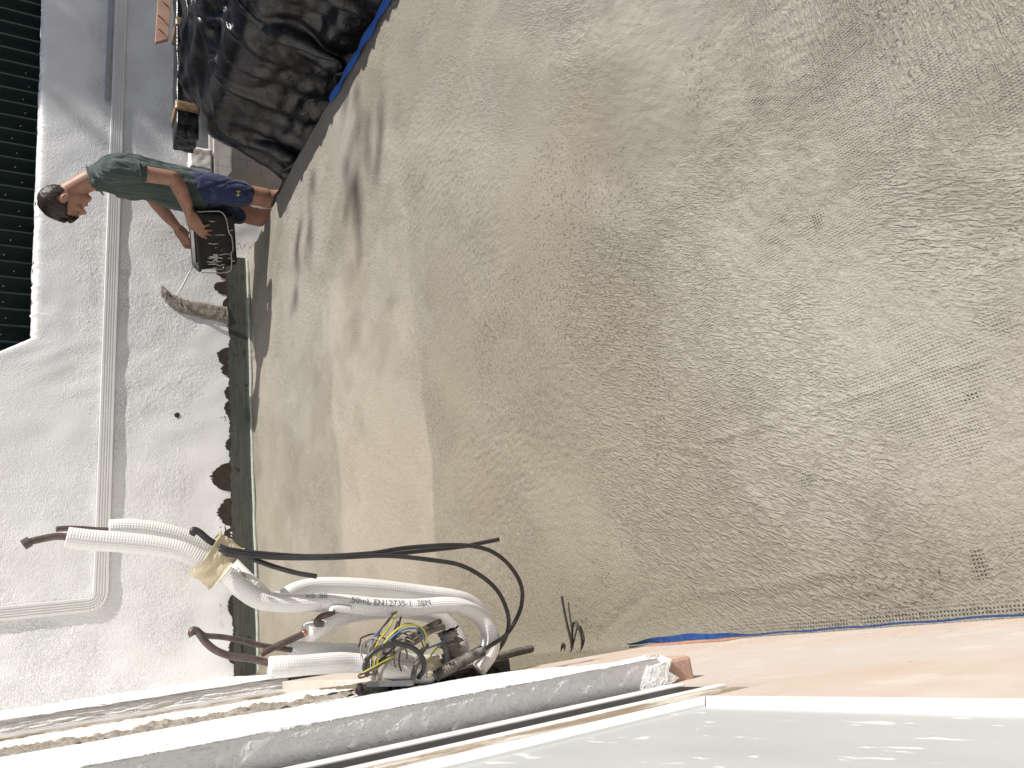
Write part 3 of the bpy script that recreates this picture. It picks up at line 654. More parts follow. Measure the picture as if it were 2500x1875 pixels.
zz0 = .275+np.interp(prf[:, 1], [3.0, 3.08, 3.5, 4.64], [0, -.02, -.10, -.14])
ZZ = zz0[:, None]+np.linspace(0, 1, nz2)[None]*(1.75-zz0[:, None])
Vp = np.stack([prf[:, 0][:, None]+nrm[:, 0][:, None]*rl, prf[:, 1][:, None]+nrm[:, 1][:, None]*rl, ZZ], -1)
low = np.stack([prf[:, 0]-.03, prf[:, 1], zz0], -1)[:, None]
mesh_obj('stucco_pier', np.concatenate([low, Vp], 1).reshape(-1, 3), grid_faces(nn, nz2+1)[:, ::-1], M['stucco'], hw_, True)
# scrap of red-brown mesh stuck on the plaster foot
V = []; F = []
def addwire(a, b, r=.0007):
    v, f, _ = tube_data(np.array([a, (np.array(a)+b)/2, b]), r, 4, False); o_ = len(V); V.extend(v.tolist()); F.extend([tuple(i+o_ for i in q) for q in f])
for i in range(24):
    yq = 1.00+i*.0092; addwire((XW+.0015, yq, .018), (XW+.0015, yq+random.gauss(0, .001), .062-.0006*i))
for j in range(6):
    zq_ = .02+j*.0075; addwire((XW+.0015, .995, zq_+random.gauss(0, .001)), (XW+.0015, 1.218, zq_+random.gauss(0, .0015)-.003))
mesh_obj('mesh_scrap', V, F, M['redmesh'], hw_)

# ------------------------------------------------------------------ blue mesh
P = []; n = 60
V = []
for i in range(n):
    y_ = 1.95+i/(n-1)*.90; xq = np.interp(y_, [e[0] for e in EDGE], [e[1] for e in EDGE]); wdt = .085*(1-.25*i/n)
    for j in range(5):
        s = j/4; V.append((xq-.045+s*wdt+.003*math.sin(i*.7), y_, .010+.004*math.sin(i*.45+s*2)+(.006 if j == 2 else 0)-max(0, s-.7)*.05))
o = mesh_obj('blue_mesh_strip', V, grid_faces(n, 5)[:, ::-1], M['bluemesh'], None, True)
tag(o, 'bright blue fibre mesh strip along the slab edge beside the black sheet', 'mesh strip')
V = []; n = 70
for i in range(n):
    y_ = .12+i/(n-1)*1.20; h_ = .006+.008*sstep(.95, 1.16, y_); lean = .003+.009*sstep(.95, 1.12, y_)*(1-sstep(1.18, 1.34, y_))
    for j in range(4):
        s = j/3; V.append((XW+.003+lean*s*1.0+.001*math.sin(i), y_, .012+h_*s*.55))
o = mesh_obj('blue_mesh_strip', V, grid_faces(n, 4), M['bluemesh'], None, True)
tag(o, 'dark blue mesh strip along the foot of the pink plaster', 'mesh strip')

# ------------------------------------------------------------------ pipes and cables at the wall outlet (about a metre from the camera)
def r6(p, Y): return at(400+p[0]/2.212, 1250+p[1]/2.212, Y=Y)
def r5(p, Y): return at(p[0]/3.16, 1100+p[1]/3.16, Y=Y)
def r4(p, Y): return at(850+p[0]/4.424, 1420+p[1]/4.424, Y=Y)
GP = 'insulated pipes at the wall outlet'
def text_on(body, name, path, r, s0, size, n0, mat, parent):
    cu = bpy.data.curves.new('t', 'FONT'); cu.body = body; cu.size = size; cu.resolution_u = 2
    to = bpy.data.objects.new('t', cu); COL.objects.link(to); bpy.context.view_layer.update()
    me = to.evaluated_get(bpy.context.evaluated_depsgraph_get()).to_mesh()
    co = np.array([v.co[:] for v in me.vertices]); fc = [tuple(p.vertices) for p in me.polygons]
    bpy.data.objects.remove(to); bpy.data.curves.remove(cu)
    Lp = np.concatenate([[0], np.cumsum(np.linalg.norm(np.diff(path, axis=0), axis=1))]); T = np.gradient(path, axis=0); T /= np.linalg.norm(T, axis=1)[:, None]
    V = []
    for c in co:
        s = s0+c[0]; p = np.array([np.interp(s, Lp, path[:, k]) for k in range(3)]); t = np.array([np.interp(s, Lp, T[:, k]) for k in range(3)]); t /= np.linalg.norm(t)
        nn = n0-t*(n0@t); nn /= np.linalg.norm(nn); bb = np.cross(nn, t); a = (c[1]-size*.35)/r
        V.append(p+(r+.0012)*(math.cos(a)*nn+math.sin(a)*bb))
    return mesh_obj(name, V, fc, mat, parent)
def insulated(label, pts, r=.0128, copper=None, cr=.0048, bright=False, root=None, wob=.0):
    Q = smooth_path(pts, 14)
    e = empty('insulated_pipe', tuple(Q[-1]), label, 'pipe', GP)
    rr = r*(1+.03*np.sin(np.linspace(0, 23, len(Q))))
    rr[0] *= .97
    s = tube('foam_sleeve', Q, rr, M['insul'], e, 22, raw=True)
    if copper is not None:
        o = tube('copper_end', copper, cr, M['copper'], e, 12)
        if bright: tube('bare_copper', [np.array(copper[-1]), np.array(copper[-1])*.8+np.array(copper[-2])*.2], cr*1.04, M['copperbright'], e, 12, 3)
    return e, Q
YA, YB = 1.155, 1.105
A = [r5(p, YA) for p in ((838, 605), (1000, 600), (1200, 622), (1400, 668), (1580, 735), (1740, 850))] + [r6(p, y_) for p, y_ in (((455, 385), 1.12), ((540, 462), 1.125), ((625, 475), 1.14), ((700, 430), 1.155), ((800, 402), 1.165), ((950, 398), 1.17), ((1150, 410), 1.175), ((1350, 432), 1.18), ((1560, 458), 1.18), ((1660, 492), 1.185), ((1725, 565), 1.19), ((1748, 650), 1.19), ((1745, 740), 1.19), ((1700, 830), 1.19))]
e, QA = insulated('tall white insulated pipe with the shorter bare copper tip at top', A, copper=[r5(p, YA) for p in ((430, 607), (520, 600), (650, 604), (760, 612), (860, 612))], cr=.0037)
B = [r5(p, YB) for p in ((512, 668), (700, 690), (950, 708), (1200, 735), (1400, 775), (1560, 850))] + [r6(p, YB) for p in ((330, 335), (420, 412), (510, 470), (620, 490), (760, 492), (900, 490), (1000, 497), (1150, 512), (1350, 516), (1500, 503), (1600, 510), (1690, 552), (1750, 625), (1772, 700), (1755, 770), (1700, 850))]
e2, QB = insulated('tall white insulated pipe with the longest copper tip and printed lettering', B, copper=[r5(p, YB) for p in ((185, 728), (215, 708), (330, 680), (440, 662), (540, 668))], cr=.0045)
v, f, _ = tube_data(np.array([r5((178, 730), YB), r5((205, 714), YB), r5((232, 700), YB)]), .0068, 10); mesh_obj('crimped_tip', v, f, M['copper'], e2)
LB = np.concatenate([[0], np.cumsum(np.linalg.norm(np.diff(QB, axis=0), axis=1))]); 
i0 = int(np.argmin(np.linalg.norm(QB-r6((985, 495), YB), axis=1))); upc = CAM-QB[i0]; upc /= np.linalg.norm(upc)
text_on('.50mL EN12735-1  2EM', 'pipe_lettering', QB, .0130, LB[i0], .0135, upc+np.array([.5, 0, .0]), M['ink'], e2)
i0 = int(np.argmin(np.linalg.norm(QB-r6((745, 490), YB), axis=1)))
text_on('X0 .80', 'pipe_lettering', QB, .0130, LB[i0], .0120, upc+np.array([.9, 0, .0]), M['ink'], e2)
LA = np.concatenate([[0], np.cumsum(np.linalg.norm(np.diff(QA, axis=0), axis=1))]); i0 = int(np.argmin(np.linalg.norm(QA-r6((385, 320), 1.13), axis=1)))
text_on('THNIC', 'pipe_lettering', QA, .0130, LA[i0], .0120, upc+np.array([.2, 0, .0]), M['ink'], e)
C_ = [r6(p, y_) for p, y_ in (((772, 655), 1.10), ((850, 612), 1.11), ((950, 568), 1.125), ((1060, 540), 1.14), ((1200, 530), 1.15), ((1350, 535), 1.16), ((1470, 565), 1.16), ((1560, 635), 1.16), ((1605, 720), 1.16), ((1600, 800), 1.17))]
e, QC = insulated('bent white insulated pipe cut open with a bright copper stub', C_, r=.0133, copper=[r6(p, 1.10) for p in ((525, 768), (600, 728), (690, 688), (765, 652))], cr=.0046, bright=True)
tube('copper_hook', [r6(p, 1.09) for p in ((918, 535), (895, 550), (850, 565), (828, 590), (832, 604), (862, 604))], .0044, M['copper'], e, 10)
tube('split_lip', [r6(p, 1.09) for p in ((905, 540), (912, 523), (950, 518), (1010, 523))], .004, M['insul'], e, 8)
D_ = [r6(p, y_) for p, y_ in (((678, 752), 1.13), ((800, 754), 1.13), ((950, 757), 1.135), ((1100, 768), 1.14), ((1230, 792), 1.14), ((1340, 812), 1.15), ((1450, 815), 1.16), ((1540, 815), 1.17))]
insulated('upper of two low white insulated pipes with bent copper end', D_, r=.0132, copper=[r6(p, 1.12) for p in ((178, 652), (200, 655), (225, 668), (310, 675), (420, 693), (520, 720), (620, 735), (690, 745))], cr=.0038)
E_ = [r6(p, y_) for p, y_ in (((568, 838), 1.08), ((700, 832), 1.08), ((850, 820), 1.09), ((1000, 812), 1.10), ((1120, 828), 1.10), ((1230, 855), 1.11), ((1340, 872), 1.12), ((1440, 878), 1.13))]
insulated('lowest white insulated pipe with long curved hooked copper end', E_, r=.0138, copper=[r6(p, 1.09) for p in ((158, 668), (150, 652), (162, 638), (182, 645), (200, 668), (235, 712), (290, 752), (370, 780), (470, 793), (580, 818))], cr=.0047)
# masking tape wrap
pa = [r5((1585, 792), 1.125), r5((1640, 826), 1.125), r5((1695, 866), 1.125), r5((1750, 910), 1.125)]
Q = smooth_path(pa, 6); T, N, Bq = frames(Q); V = []
for i, p in enumerate(Q):
    for j in range(40):
        a = j/40*2*math.pi; n_ = N[i]; b_ = Bq[i]
        # oval around both pipes and the cables
        v1 = AX_R; 
        dirx = np.cross(T[i], AX_F); dirx /= np.linalg.norm(dirx); diry = np.cross(T[i], dirx)
        rad = 1+.02*math.sin(a*5+i*.5)+.045*random.random()+(.06 if i in (0, 1, len(Q)-1) else 0)
        V.append(p+(.0305*math.cos(a)*dirx+.042*math.sin(a)*diry)*rad)
tag(mesh_obj('tape_wrap', V, grid_faces(len(Q), 40, True), M['tape'], None, True), 'crinkled yellowish masking tape binding the two tall pipes', 'tape')
# cables
GC = 'black cables looping from the taped pipes'
def cable(lab, pts, r=.0034, m='cable', g=GC, name='black_cable'):
    return tag(tube(name, pts, r, M[m], None, 10, 10), lab, 'cable', g)
cable('outermost black cable looping round to the corrugated conduit', [r6(p, y_) for p, y_ in (((300, 185), 1.09), ((370, 205), 1.085), ((550, 226), 1.08), ((800, 240), 1.07), ((1100, 225), 1.06), ((1300, 195), 1.06), ((1550, 178), 1.06), ((1700, 190), 1.06), ((1800, 230), 1.07), ((1880, 305), 1.08), ((1930, 400), 1.09), ((1932, 500), 1.10), ((1895, 595), 1.10), ((1840, 670), 1.09), ((1740, 735), 1.08), ((1640, 790), 1.085), ((1540, 840), 1.09))])
cable('inner black cable looping below the outermost one', [r6(p, y_) for p, y_ in (((300, 200), 1.075), ((370, 222), 1.07), ((600, 246), 1.065), ((900, 247), 1.05), ((1200, 236), 1.05), ((1450, 260), 1.05), ((1600, 287), 1.05), ((1720, 350), 1.06), ((1805, 430), 1.07), ((1852, 530), 1.08), ((1862, 610), 1.09), ((1840, 690), 1.10), ((1790, 765), 1.11), ((1730, 825), 1.12))])
cable('straight black cable whose cut end points to the right', [r6(p, y_) for p, y_ in (((310, 210), 1.09), ((380, 215), 1.085), ((600, 238), 1.085), ((850, 247), 1.075), ((1100, 238), 1.07), ((1350, 215), 1.07), ((1600, 188), 1.075), ((1710, 168), 1.08), ((1808, 148), 1.08))])
cable('short black cable end drooping below the tape', [r6(p, y_) for p, y_ in (((330, 225), 1.085), ((430, 240), 1.08), ((500, 262), 1.075), ((600, 297), 1.07), ((720, 330), 1.065), ((826, 348), 1.06))])
cable('stub of black cable folded above the tape', [r6(p, 1.10) for p in ((175, 118), (155, 108), (165, 97), (195, 112), (240, 150), (290, 180))], .0045)
cable('thick dusty black cable rising through the wire tangle', [r6(p, y_) for p, y_ in (((1345, 905), 1.06), ((1355, 850), 1.055), ((1385, 770), 1.06), ((1400, 745), 1.07), ((1420, 720), 1.08))], .004, 'dustcable')
cable('black cable slanting up behind the bent pipe', [r6(p, y_) for p, y_ in (((1130, 900), 1.07), ((1150, 850), 1.06), ((1200, 775), 1.06), ((1290, 710), 1.07), ((1390, 640), 1.09), ((1490, 590), 1.12))], .0042, 'dustcable')
cable('round black loop of cable over the low pipes', [r6(p, y_) for p, y_ in (((1100, 880), 1.06), ((1085, 840), 1.05), ((1105, 785), 1.045), ((1160, 738), 1.04), ((1250, 711), 1.035), ((1340, 732), 1.035), ((1395, 785), 1.04), ((1405, 845), 1.045), ((1375, 895), 1.06))], .0036)
cable('cement grey cable crossing the wire tangle', [r6(p, y_) for p, y_ in (((1160, 905), 1.05), ((1175, 850), 1.045), ((1215, 790), 1.05), ((1270, 740), 1.06), ((1360, 700), 1.08), ((1430, 650), 1.1), ((1510, 620), 1.12))], .004, 'dustgrey')
cable('cement grey cable running down to the black tray', [r6(p, y_) for p, y_ in (((1535, 640), 1.13), ((1520, 700), 1.12), ((1525, 760), 1.11), ((1530, 820), 1.10), ((1490, 860), 1.09), ((1460, 890), 1.09))], .0042, 'dustgrey')
GW = 'thin wires in the tangle'
def wire(lab, pts, m, r=.0013): return tag(tube('wire', pts, r, M[m], None, 6, 8), lab, 'wire', GW)
def W_(L_): return [r6((a, b), c) for a, b, c in L_]
wire('yellow green wire arching highest in the tangle', W_([(1130, 850, 1.06), (1135, 760, 1.05), (1165, 690, 1.04), (1205, 640, 1.05), (1240, 580, 1.07), (1262, 530, 1.1)]), 'yellow')
wire('yellow wire arching over the blue one', W_([(1165, 880, 1.06), (1155, 800, 1.05), (1185, 720, 1.04), (1235, 655, 1.03), (1300, 612, 1.03), (1370, 615, 1.04), (1408, 645, 1.05), (1418, 690, 1.06), (1405, 730, 1.07)]), 'yellow')
wire('blue wire arching under the yellow one', W_([(1150, 890, 1.07), (1145, 810, 1.06), (1185, 735, 1.05), (1240, 670, 1.04), (1305, 632, 1.04), (1370, 632, 1.05), (1402, 665, 1.06), (1412, 715, 1.07)]), 'blue')
wire('blue wire at the left of the tangle', W_([(1110, 850, 1.07), (1108, 780, 1.06), (1125, 700, 1.05), (1165, 640, 1.06), (1215, 585, 1.08), (1240, 540, 1.1)]), 'blue')
wire('brown wire left of the highest yellow one', W_([(1120, 860, 1.065), (1128, 770, 1.055), (1150, 690, 1.05), (1175, 630, 1.06), (1220, 575, 1.075), (1250, 540, 1.09)]), 'brownwire')
wire('brown wire standing upright in the tangle', W_([(1200, 850, 1.1), (1215, 780, 1.1), (1235, 700, 1.1), (1262, 640, 1.1), (1275, 590, 1.11), (1285, 540, 1.12)]), 'brownwire')
wire('brown wire arching beside the yellow arch', W_([(1175, 870, 1.08), (1180, 790, 1.07), (1200, 720, 1.05), (1250, 650, 1.045), (1300, 607, 1.045), (1350, 608, 1.05), (1400, 640, 1.06)]), 'brownwire')
wire('yellow green wire slanting down to the tray', W_([(1060, 885, 1.04), (1090, 860, 1.035), (1150, 828, 1.03), (1210, 795, 1.035), (1250, 770, 1.05)]), 'yellow')
wire('dark wire curled at the lower left of the tangle', W_([(1250, 765, 1.05), (1180, 820, 1.03), (1100, 865, 1.03), (1055, 880, 1.03), (1060, 895, 1.035), (1110, 880, 1.04), (1180, 850, 1.05)]), 'brownwire')
wire('blue wire hanging right of the tangle', W_([(1525, 655, 1.11), (1515, 690, 1.10), (1500, 705, 1.10), (1440, 730, 1.1), (1400, 745, 1.1)]), 'blue')
wire('yellow wire stub right of the tangle', W_([(1430, 800, 1.1), (1450, 765, 1.1), (1465, 745, 1.1), (1490, 720, 1.1)]), 'yellow')
wire('cement grey wire hanging at the left of the tangle', W_([(1100, 860, 1.06), (1105, 770, 1.055), (1122, 720, 1.05), (1150, 700, 1.05)]), 'dustgrey', .0018)
wire('cement grey wire standing beside the upright brown one', W_([(1225, 830, 1.1), (1220, 740, 1.1), (1240, 660, 1.1), (1265, 590, 1.1)]), 'dustgrey', .0016)
gw_ = np.random.default_rng(77)
for k in range(11):
    cx_ = 1175+gw_.uniform(-60, 150); cy_ = 770+gw_.uniform(-40, 50); rx = gw_.uniform(35, 95); ry = gw_.uniform(60, 130); a0 = gw_.uniform(2.4, 3.4); a1 = a0+gw_.uniform(2.0, 3.6); y0 = gw_.uniform(1.04, 1.11)
    tag(tube('wire', [r6((cx_+rx*math.cos(t_)+gw_.normal(0, 4), cy_+ry*math.sin(t_)), y0+.012*math.sin(t_*2)) for t_ in np.linspace(a0, a1, 8)], .0011, M[('dustgrey', 'brownwire', 'iron', 'dustgrey')[k % 4]], None, 6, 6), 'thin dusty wire curling among the tangle of wires', 'wire', 'dusty wires in the tangle')
# corrugated conduits
def corrugated(pts, r, m, lab, pitch=.0042):
    Q = smooth_path(pts, 10); L = np.concatenate([[0], np.cumsum(np.linalg.norm(np.diff(Q, axis=0), axis=1))]); n = int(L[-1]/pitch*6)
    s = np.linspace(0, L[-1], n); Q = np.stack([np.interp(s, L, Q[:, k]) for k in range(3)], -1)
    return tag(tube('corrugated_conduit', Q, r*(1+.13*np.sign(np.sin(s*2*math.pi/pitch))*np.abs(np.sin(s*2*math.pi/pitch))**.5), M[m], None, 14, raw=True), lab, 'conduit')
corrugated([r6(p, y_) for p, y_ in (((1470, 885), 1.075), ((1560, 835), 1.075), ((1650, 785), 1.08), ((1722, 748), 1.085))], .0078, 'corr', 'dusty black corrugated conduit with black cable coming out')
corrugated([r6(p, y_) for p, y_ in (((1740, 800), 1.20), ((1830, 775), 1.24), ((1910, 755), 1.28), ((1985, 738), 1.32))], .0066, 'corr2', 'grey corrugated conduit running down into the fresh coating', .0048)
# chewed cement sleeve on the pipe feet
V = []
pth = smooth_path([r6(p, 1.125) for p in ((1530, 640), (1545, 700), (1560, 770), (1555, 830))], 8); rr = .0155+.002*np.random.default_rng(3).standard_normal(len(pth))
v, f, _ = tube_data(pth, rr, 14); v = v+np.random.default_rng(4).standard_normal(v.shape)*.0014
tag(mesh_obj('cement_crust', v, f, M['mortar'], None, True), 'lumpy grey cement crust around the pipe foot', 'cement crust')
v, f, _ = tube_data(smooth_path([r6((1430, 800), 1.12), r6((1445, 840), 1.12), r6((1455, 875), 1.12)], 5), .0175, 16); v = v+np.random.default_rng(6).standard_normal(v.shape)*.0008
tag(mesh_obj('tape_wrap', v, f, M['tape'], None, True), 'cement spattered tape round the two low pipes beside the tray', 'tape')
# black outlet tray
tr = empty('outlet_tray', tuple(r4((1200, 1050), 1.16)), 'black plastic outlet tray tilted out of the wall below the pipes', 'tray')
def quadbox(name, q, ya_, yb_, mat, parent):
    V = [r4(p, ya_) for p in q]+[r4(p, ya_)+np.array([0, yb_-ya_, 0]) for p in q]; n = len(q)
    o = mesh_obj(name, V, [tuple(range(n)), tuple(range(n, 2*n))[::-1]]+[(i, n+i, n+(i+1) % n, (i+1) % n) for i in range(n)], mat, parent)
    bm = bmesh.new(); bm.from_mesh(o.data); bmesh.ops.recalc_face_normals(bm, faces=bm.faces[:]); bm.to_mesh(o.data); bm.free(); return o
quadbox('tray_body', [(690, 1095), (1738, 838), (1758, 990), (1500, 1060), (715, 1185)], 1.13, 1.20, M['blackbox'], tr)
quadbox('tray_rim', [(675, 1085), (1735, 832), (1742, 872), (690, 1125)], 1.122, 1.129, M['blackbox'], tr)
for cx_, cy_ in ((1040, 1075), (1100, 1062), (1160, 1048)):
    quadbox('tray_rib', [(cx_, cy_-18), (cx_+14, cy_-22), (cx_+16, cy_+40), (cx_+2, cy_+44)], 1.119, 1.1285, M['blackbox'], tr)
for cx_, cy_ in ((1340, 1025), (1580, 975)):
    th = np.linspace(0, 2*math.pi, 21); ring = [r4((cx_+55*math.cos(t_), cy_+48*math.sin(t_)), 1.126) for t_ in th]; tube('knockout', ring, .0016, M['blackbox'], tr, 6, 1)
cl_ = empty('wall_clip', tuple(r4((520, 1100), 1.12)), 'pale dusty clip bar with black legs beside the outlet tray', 'clip')
quadbox('clip_bar', [(345, 1078), (700, 1060), (712, 1115), (650, 1128), (330, 1135)], 1.10, 1.15, M['conduit'], cl_)
for cx_ in (400, 470, 570, 640): quadbox('clip_leg', [(cx_, 1136), (cx_+38, 1132), (cx_+38, 1225), (cx_, 1225)], 1.11, 1.14, M['blackbox'], cl_)
v, f, _ = tube_data(smooth_path([r4(p, 1.2) for p in ((120, 1200), (200, 1160), (330, 1170), (450, 1190))], 8), .011, 10); v = v+np.random.default_rng(8).standard_normal(v.shape)*.002
tag(mesh_obj('mortar_lump', v, f, M['mortar'], None, True), 'crumbly grey mortar lump at the end of the clip bar', 'mortar')

# iron wires sticking up out of the coating
def r8(p, Z): return at(900+p[0]/2.212, 1400+p[1]/2.212, Z=Z)
hk = empty('iron_wire', tuple(r8((1085, 452), 0.0)), 'thin dark iron wires sticking out over the coating by the house wall', 'wire')
tube('long_prong', [r8(p, z_) for p, z_ in (((1042, 120), 0.0205), ((1056, 200), 0.0183), ((1075, 290), 0.0150), ((1094, 370), 0.0106), ((1098, 410), 0.0084), ((1085, 452), 0.0058))], .0030, M['iron'], hk, 8)
tube('bent_prong', [r8(p, z_) for p, z_ in (((1096, 400), 0.0088), ((1098, 330), 0.0117), ((1103, 275), 0.0139), ((1115, 263), 0.0146), ((1132, 285), 0.0137), ((1150, 345), 0.0115), ((1152, 400), 0.0084), ((1142, 448), 0.0058))], .0030, M['iron'], hk, 8)
tube('small_loop', [r8(p, z_) for p, z_ in (((1040, 452), 0.0058), ((1043, 400), 0.0084), ((1050, 378), 0.0093), ((1058, 395), 0.0084), ((1060, 430), 0.0066), ((1066, 455), 0.0053))], .0026, M['iron'], hk, 8)

# ------------------------------------------------------------------ person
PO = np.array([2.76, 4.14, -.5]); FV = np.array([-.83035, .55724, 0]); SV = np.array([-.55724, -.83035, 0])
def lw(p): return PO + FV*p[0] + SV*p[1] + np.array([0, 0, p[2]])       # body frame: forward, his left (towards the camera), up
def lwa(V): V = np.asarray(V); return PO + V[:, :1]*FV + V[:, 1:2]*SV + V[:, 2:]*np.array([0, 0, 1.0])
class Soup:
    def __init__(s): s.V = []; s.F = []
    def add(s, V, F): o = len(s.V); s.V.extend(map(tuple, V)); s.F.extend([tuple(i+o for i in f) for f in F])
    def limb(s, P, ra, rb=None, side=(0, 1, 0), n=6, seg=18):
        """tapering limb through P; ra = half thickness across, rb = half width along side"""
        P = np.asarray(P, float); Q = smooth_path(P, n); k = np.linspace(0, len(P)-1, len(Q))
        ra = np.interp(k, range(len(P)), ra); rb = ra if rb is None else np.interp(k, range(len(P)), rb)
        T = np.gradient(Q, axis=0); T /= np.linalg.norm(T, axis=1)[:, None]; sd = np.asarray(side, float)
        # rounded ends
        ext = []
        for end in (0, -1):
            sg = -1 if end == 0 else 1; r_ = min(ra[end], rb[end])
            ext.append([(Q[end]+sg*T[end]*r_*math.sin(a), math.cos(a)) for a in (R(35), R(65), R(85))])
        Qs = [e_[0] for e_ in ext[0][::-1]]+list(Q)+[e_[0] for e_ in ext[1]]; fs = [e_[1] for e_ in ext[0][::-1]]+[1]*len(Q)+[e_[1] for e_ in ext[1]]
        idx = [0]*3+list(range(len(Q)))+[len(Q)-1]*3; a = np.linspace(0, 2*math.pi, seg, endpoint=False); V = []
        for q, f_, i in zip(Qs, fs, idx):
            b = sd-T[i]*(sd@T[i]); b /= np.linalg.norm(b); c = np.cross(T[i], b)
            for t_ in a: V.append(q+f_*(rb[i]*math.cos(t_)*b+ra[i]*math.sin(t_)*c))
        m_ = len(Qs); F = [tuple(f) for f in grid_faces(m_, seg, True)]+[tuple(range(seg))[::-1], tuple(range((m_-1)*seg, m_*seg))]
        s.add(V, F)
    def ball(s, c, r, rot=None, n=12):
        th = np.linspace(0, math.pi, n+1); ph = np.linspace(0, 2*math.pi, 2*n, endpoint=False); r = np.broadcast_to(np.asarray(r, float), (3,)); V = []
        for t_ in th:
            for p_ in ph:
                v = np.array([math.sin(t_)*math.cos(p_), math.sin(t_)*math.sin(p_), math.cos(t_)])*r
                V.append(np.asarray(c)+(v if rot is None else rot@v))
        s.add(V, [tuple(f) for f in grid_faces(n+1, 2*n, True)])
    def build(s, name, mat, parent, voxel, smooth=3, world=True, disp=None):
        me = bpy.data.meshes.new(name); me.from_pydata([tuple(v) for v in (lwa(s.V) if world else s.V)], [], s.F); me.update()
        bm = bmesh.new(); bm.from_mesh(me); bmesh.ops.recalc_face_normals(bm, faces=bm.faces[:]); bm.to_mesh(me); bm.free()
        to = bpy.data.objects.new('tmp', me); COL.objects.link(to)
        md = to.modifiers.new('r', 'REMESH'); md.mode = 'VOXEL'; md.voxel_size = voxel
        sm_ = to.modifiers.new('s', 'SMOOTH'); sm_.factor = .5; sm_.iterations = smooth
        bpy.context.view_layer.update()
        ev = to.evaluated_get(bpy.context.evaluated_depsgraph_get()); nm_ = bpy.data.meshes.new_from_object(ev); bpy.data.objects.remove(to)
        n = len(nm_.vertices); co = np.empty(n*3, dtype=np.float32); nm_.vertices.foreach_get('co', co); co = co.reshape(-1, 3)
        if disp is not None:
            no = np.empty(n*3, dtype=np.float32); nm_.vertices.foreach_get('normal', no); co = co+no.reshape(-1, 3)*disp(co)[:, None]; nm_.vertices.foreach_set('co', co.astype(np.float32).ravel()); nm_.update()
        nm_.name = name; nm_.materials.clear(); nm_.materials.append(mat); nm_.polygons.foreach_set('use_smooth', np.ones(len(nm_.polygons), dtype=bool))
        o = bpy.data.objects.new(name, nm_); COL.objects.link(o); return put(o, parent)

person = empty('person', tuple(PO), 'person in green t-shirt and blue shorts bending over a black tub', 'person')
HN = np.array([.55, 0, -.835]); HU = np.array([.835, 0, .55]); HS = np.array([0, 1.0, 0]); HC = np.array([.25, 0, 1.562])
HM = np.stack([HN, HS, HU], 1)
def hp(n, s, u): return HC+HN*n+HS*s+HU*u
def hring(rows, S, seg=28):
    a = np.linspace(0, 2*math.pi, seg, endpoint=False); V = []
    for (u, n0, rn, rs) in rows:
        for t_ in a: V.append(hp(n0+rn*math.cos(t_), rs*math.sin(t_)*(1-.10*max(0, math.cos(t_))**2), u))
    m_ = len(rows); S.add(V, [tuple(f) for f in grid_faces(m_, seg, True)]+[tuple(range(seg))[::-1], tuple(range((m_-1)*seg, m_*seg))])
HEAD = [(-.104, .068, .020, .018), (-.096, .062, .036, .034), (-.080, .044, .055, .047), (-.060, .024, .073, .056), (-.035, .008, .090, .064), (-.010, .001, .098, .0705), (.02, -.001, .101, .0735), (.05, -.004, .098, .072), (.078, -.008, .082, .061), (.097, -.010, .058, .044), (.108, -.010, .028, .022)]
b = Soup(); hring(HEAD, b)
b.limb([hp(.088, 0, .034), hp(.103, 0, .012), hp(.117, 0, -.010)], [.008, .009, .011], [.008, .009, .012])      # nose
b.ball(hp(.108, 0, -.016), [.011, .018, .008], HM); b.ball(hp(.093, 0, .038), [.010, .045, .009], HM)          # nostrils, brow ridge
b.ball(hp(.092, 0, -.047), [.012, .024, .006], HM); b.ball(hp(.090, 0, -.059), [.011, .021, .006], HM)         # lips
b.ball(hp(.082, 0, -.086), [.019, .024, .017], HM)                                                              # chin
for s_ in (1, -1):
    b.ball(hp(.072, s_*.038, -.012), [.022, .022, .020], HM); b.ball(hp(.084, s_*.031, .018), [.009, .014, .009], HM)
    b.ball(hp(-.008, s_*.0745, -.014), [.017, .006, .029], HM); b.ball(hp(-.016, s_*.080, -.010), [.006, .006, .027], HM); b.ball(hp(-.004, s_*.079, -.036), [.009, .005, .009], HM)
b.limb([(.085, 0, 1.36), (.115, 0, 1.43), (.165, 0, 1.495), (.205, 0, 1.54)], [.075, .060, .054, .056], [.085, .062, .054, .054])
b.limb([(.075, 0, .92), (.068, 0, 1.05), (.065, 0, 1.2), (.072, 0, 1.33)], [.085, .088, .100, .092], [.110, .120, .145, .150])
def hand(S, wrist, kn, fingers, thumb, side):
    wrist = np.array(wrist); kn = np.array(kn); ax = kn-wrist; side = np.array(side, float); side /= np.linalg.norm(side)
    nrm = np.cross(ax, side); nrm /= np.linalg.norm(nrm)
    S.limb([wrist, wrist+ax*.45, wrist+ax*.98], [.019, .015, .0125], [.026, .037, .040], side=side)
    for k, (off, pts) in enumerate(fingers):
        base = kn+side*off-ax*.10; r_ = [.0095, .0088, .0080, .0070]
        S.limb([base]+[np.array(p) for p in pts], r_, n=4, seg=10)
    S.limb([wrist+ax*.25+side*thumb[0]]+[np.array(p) for p in thumb[1]], [.012, .0105, .0090, .0075], n=4, seg=10)
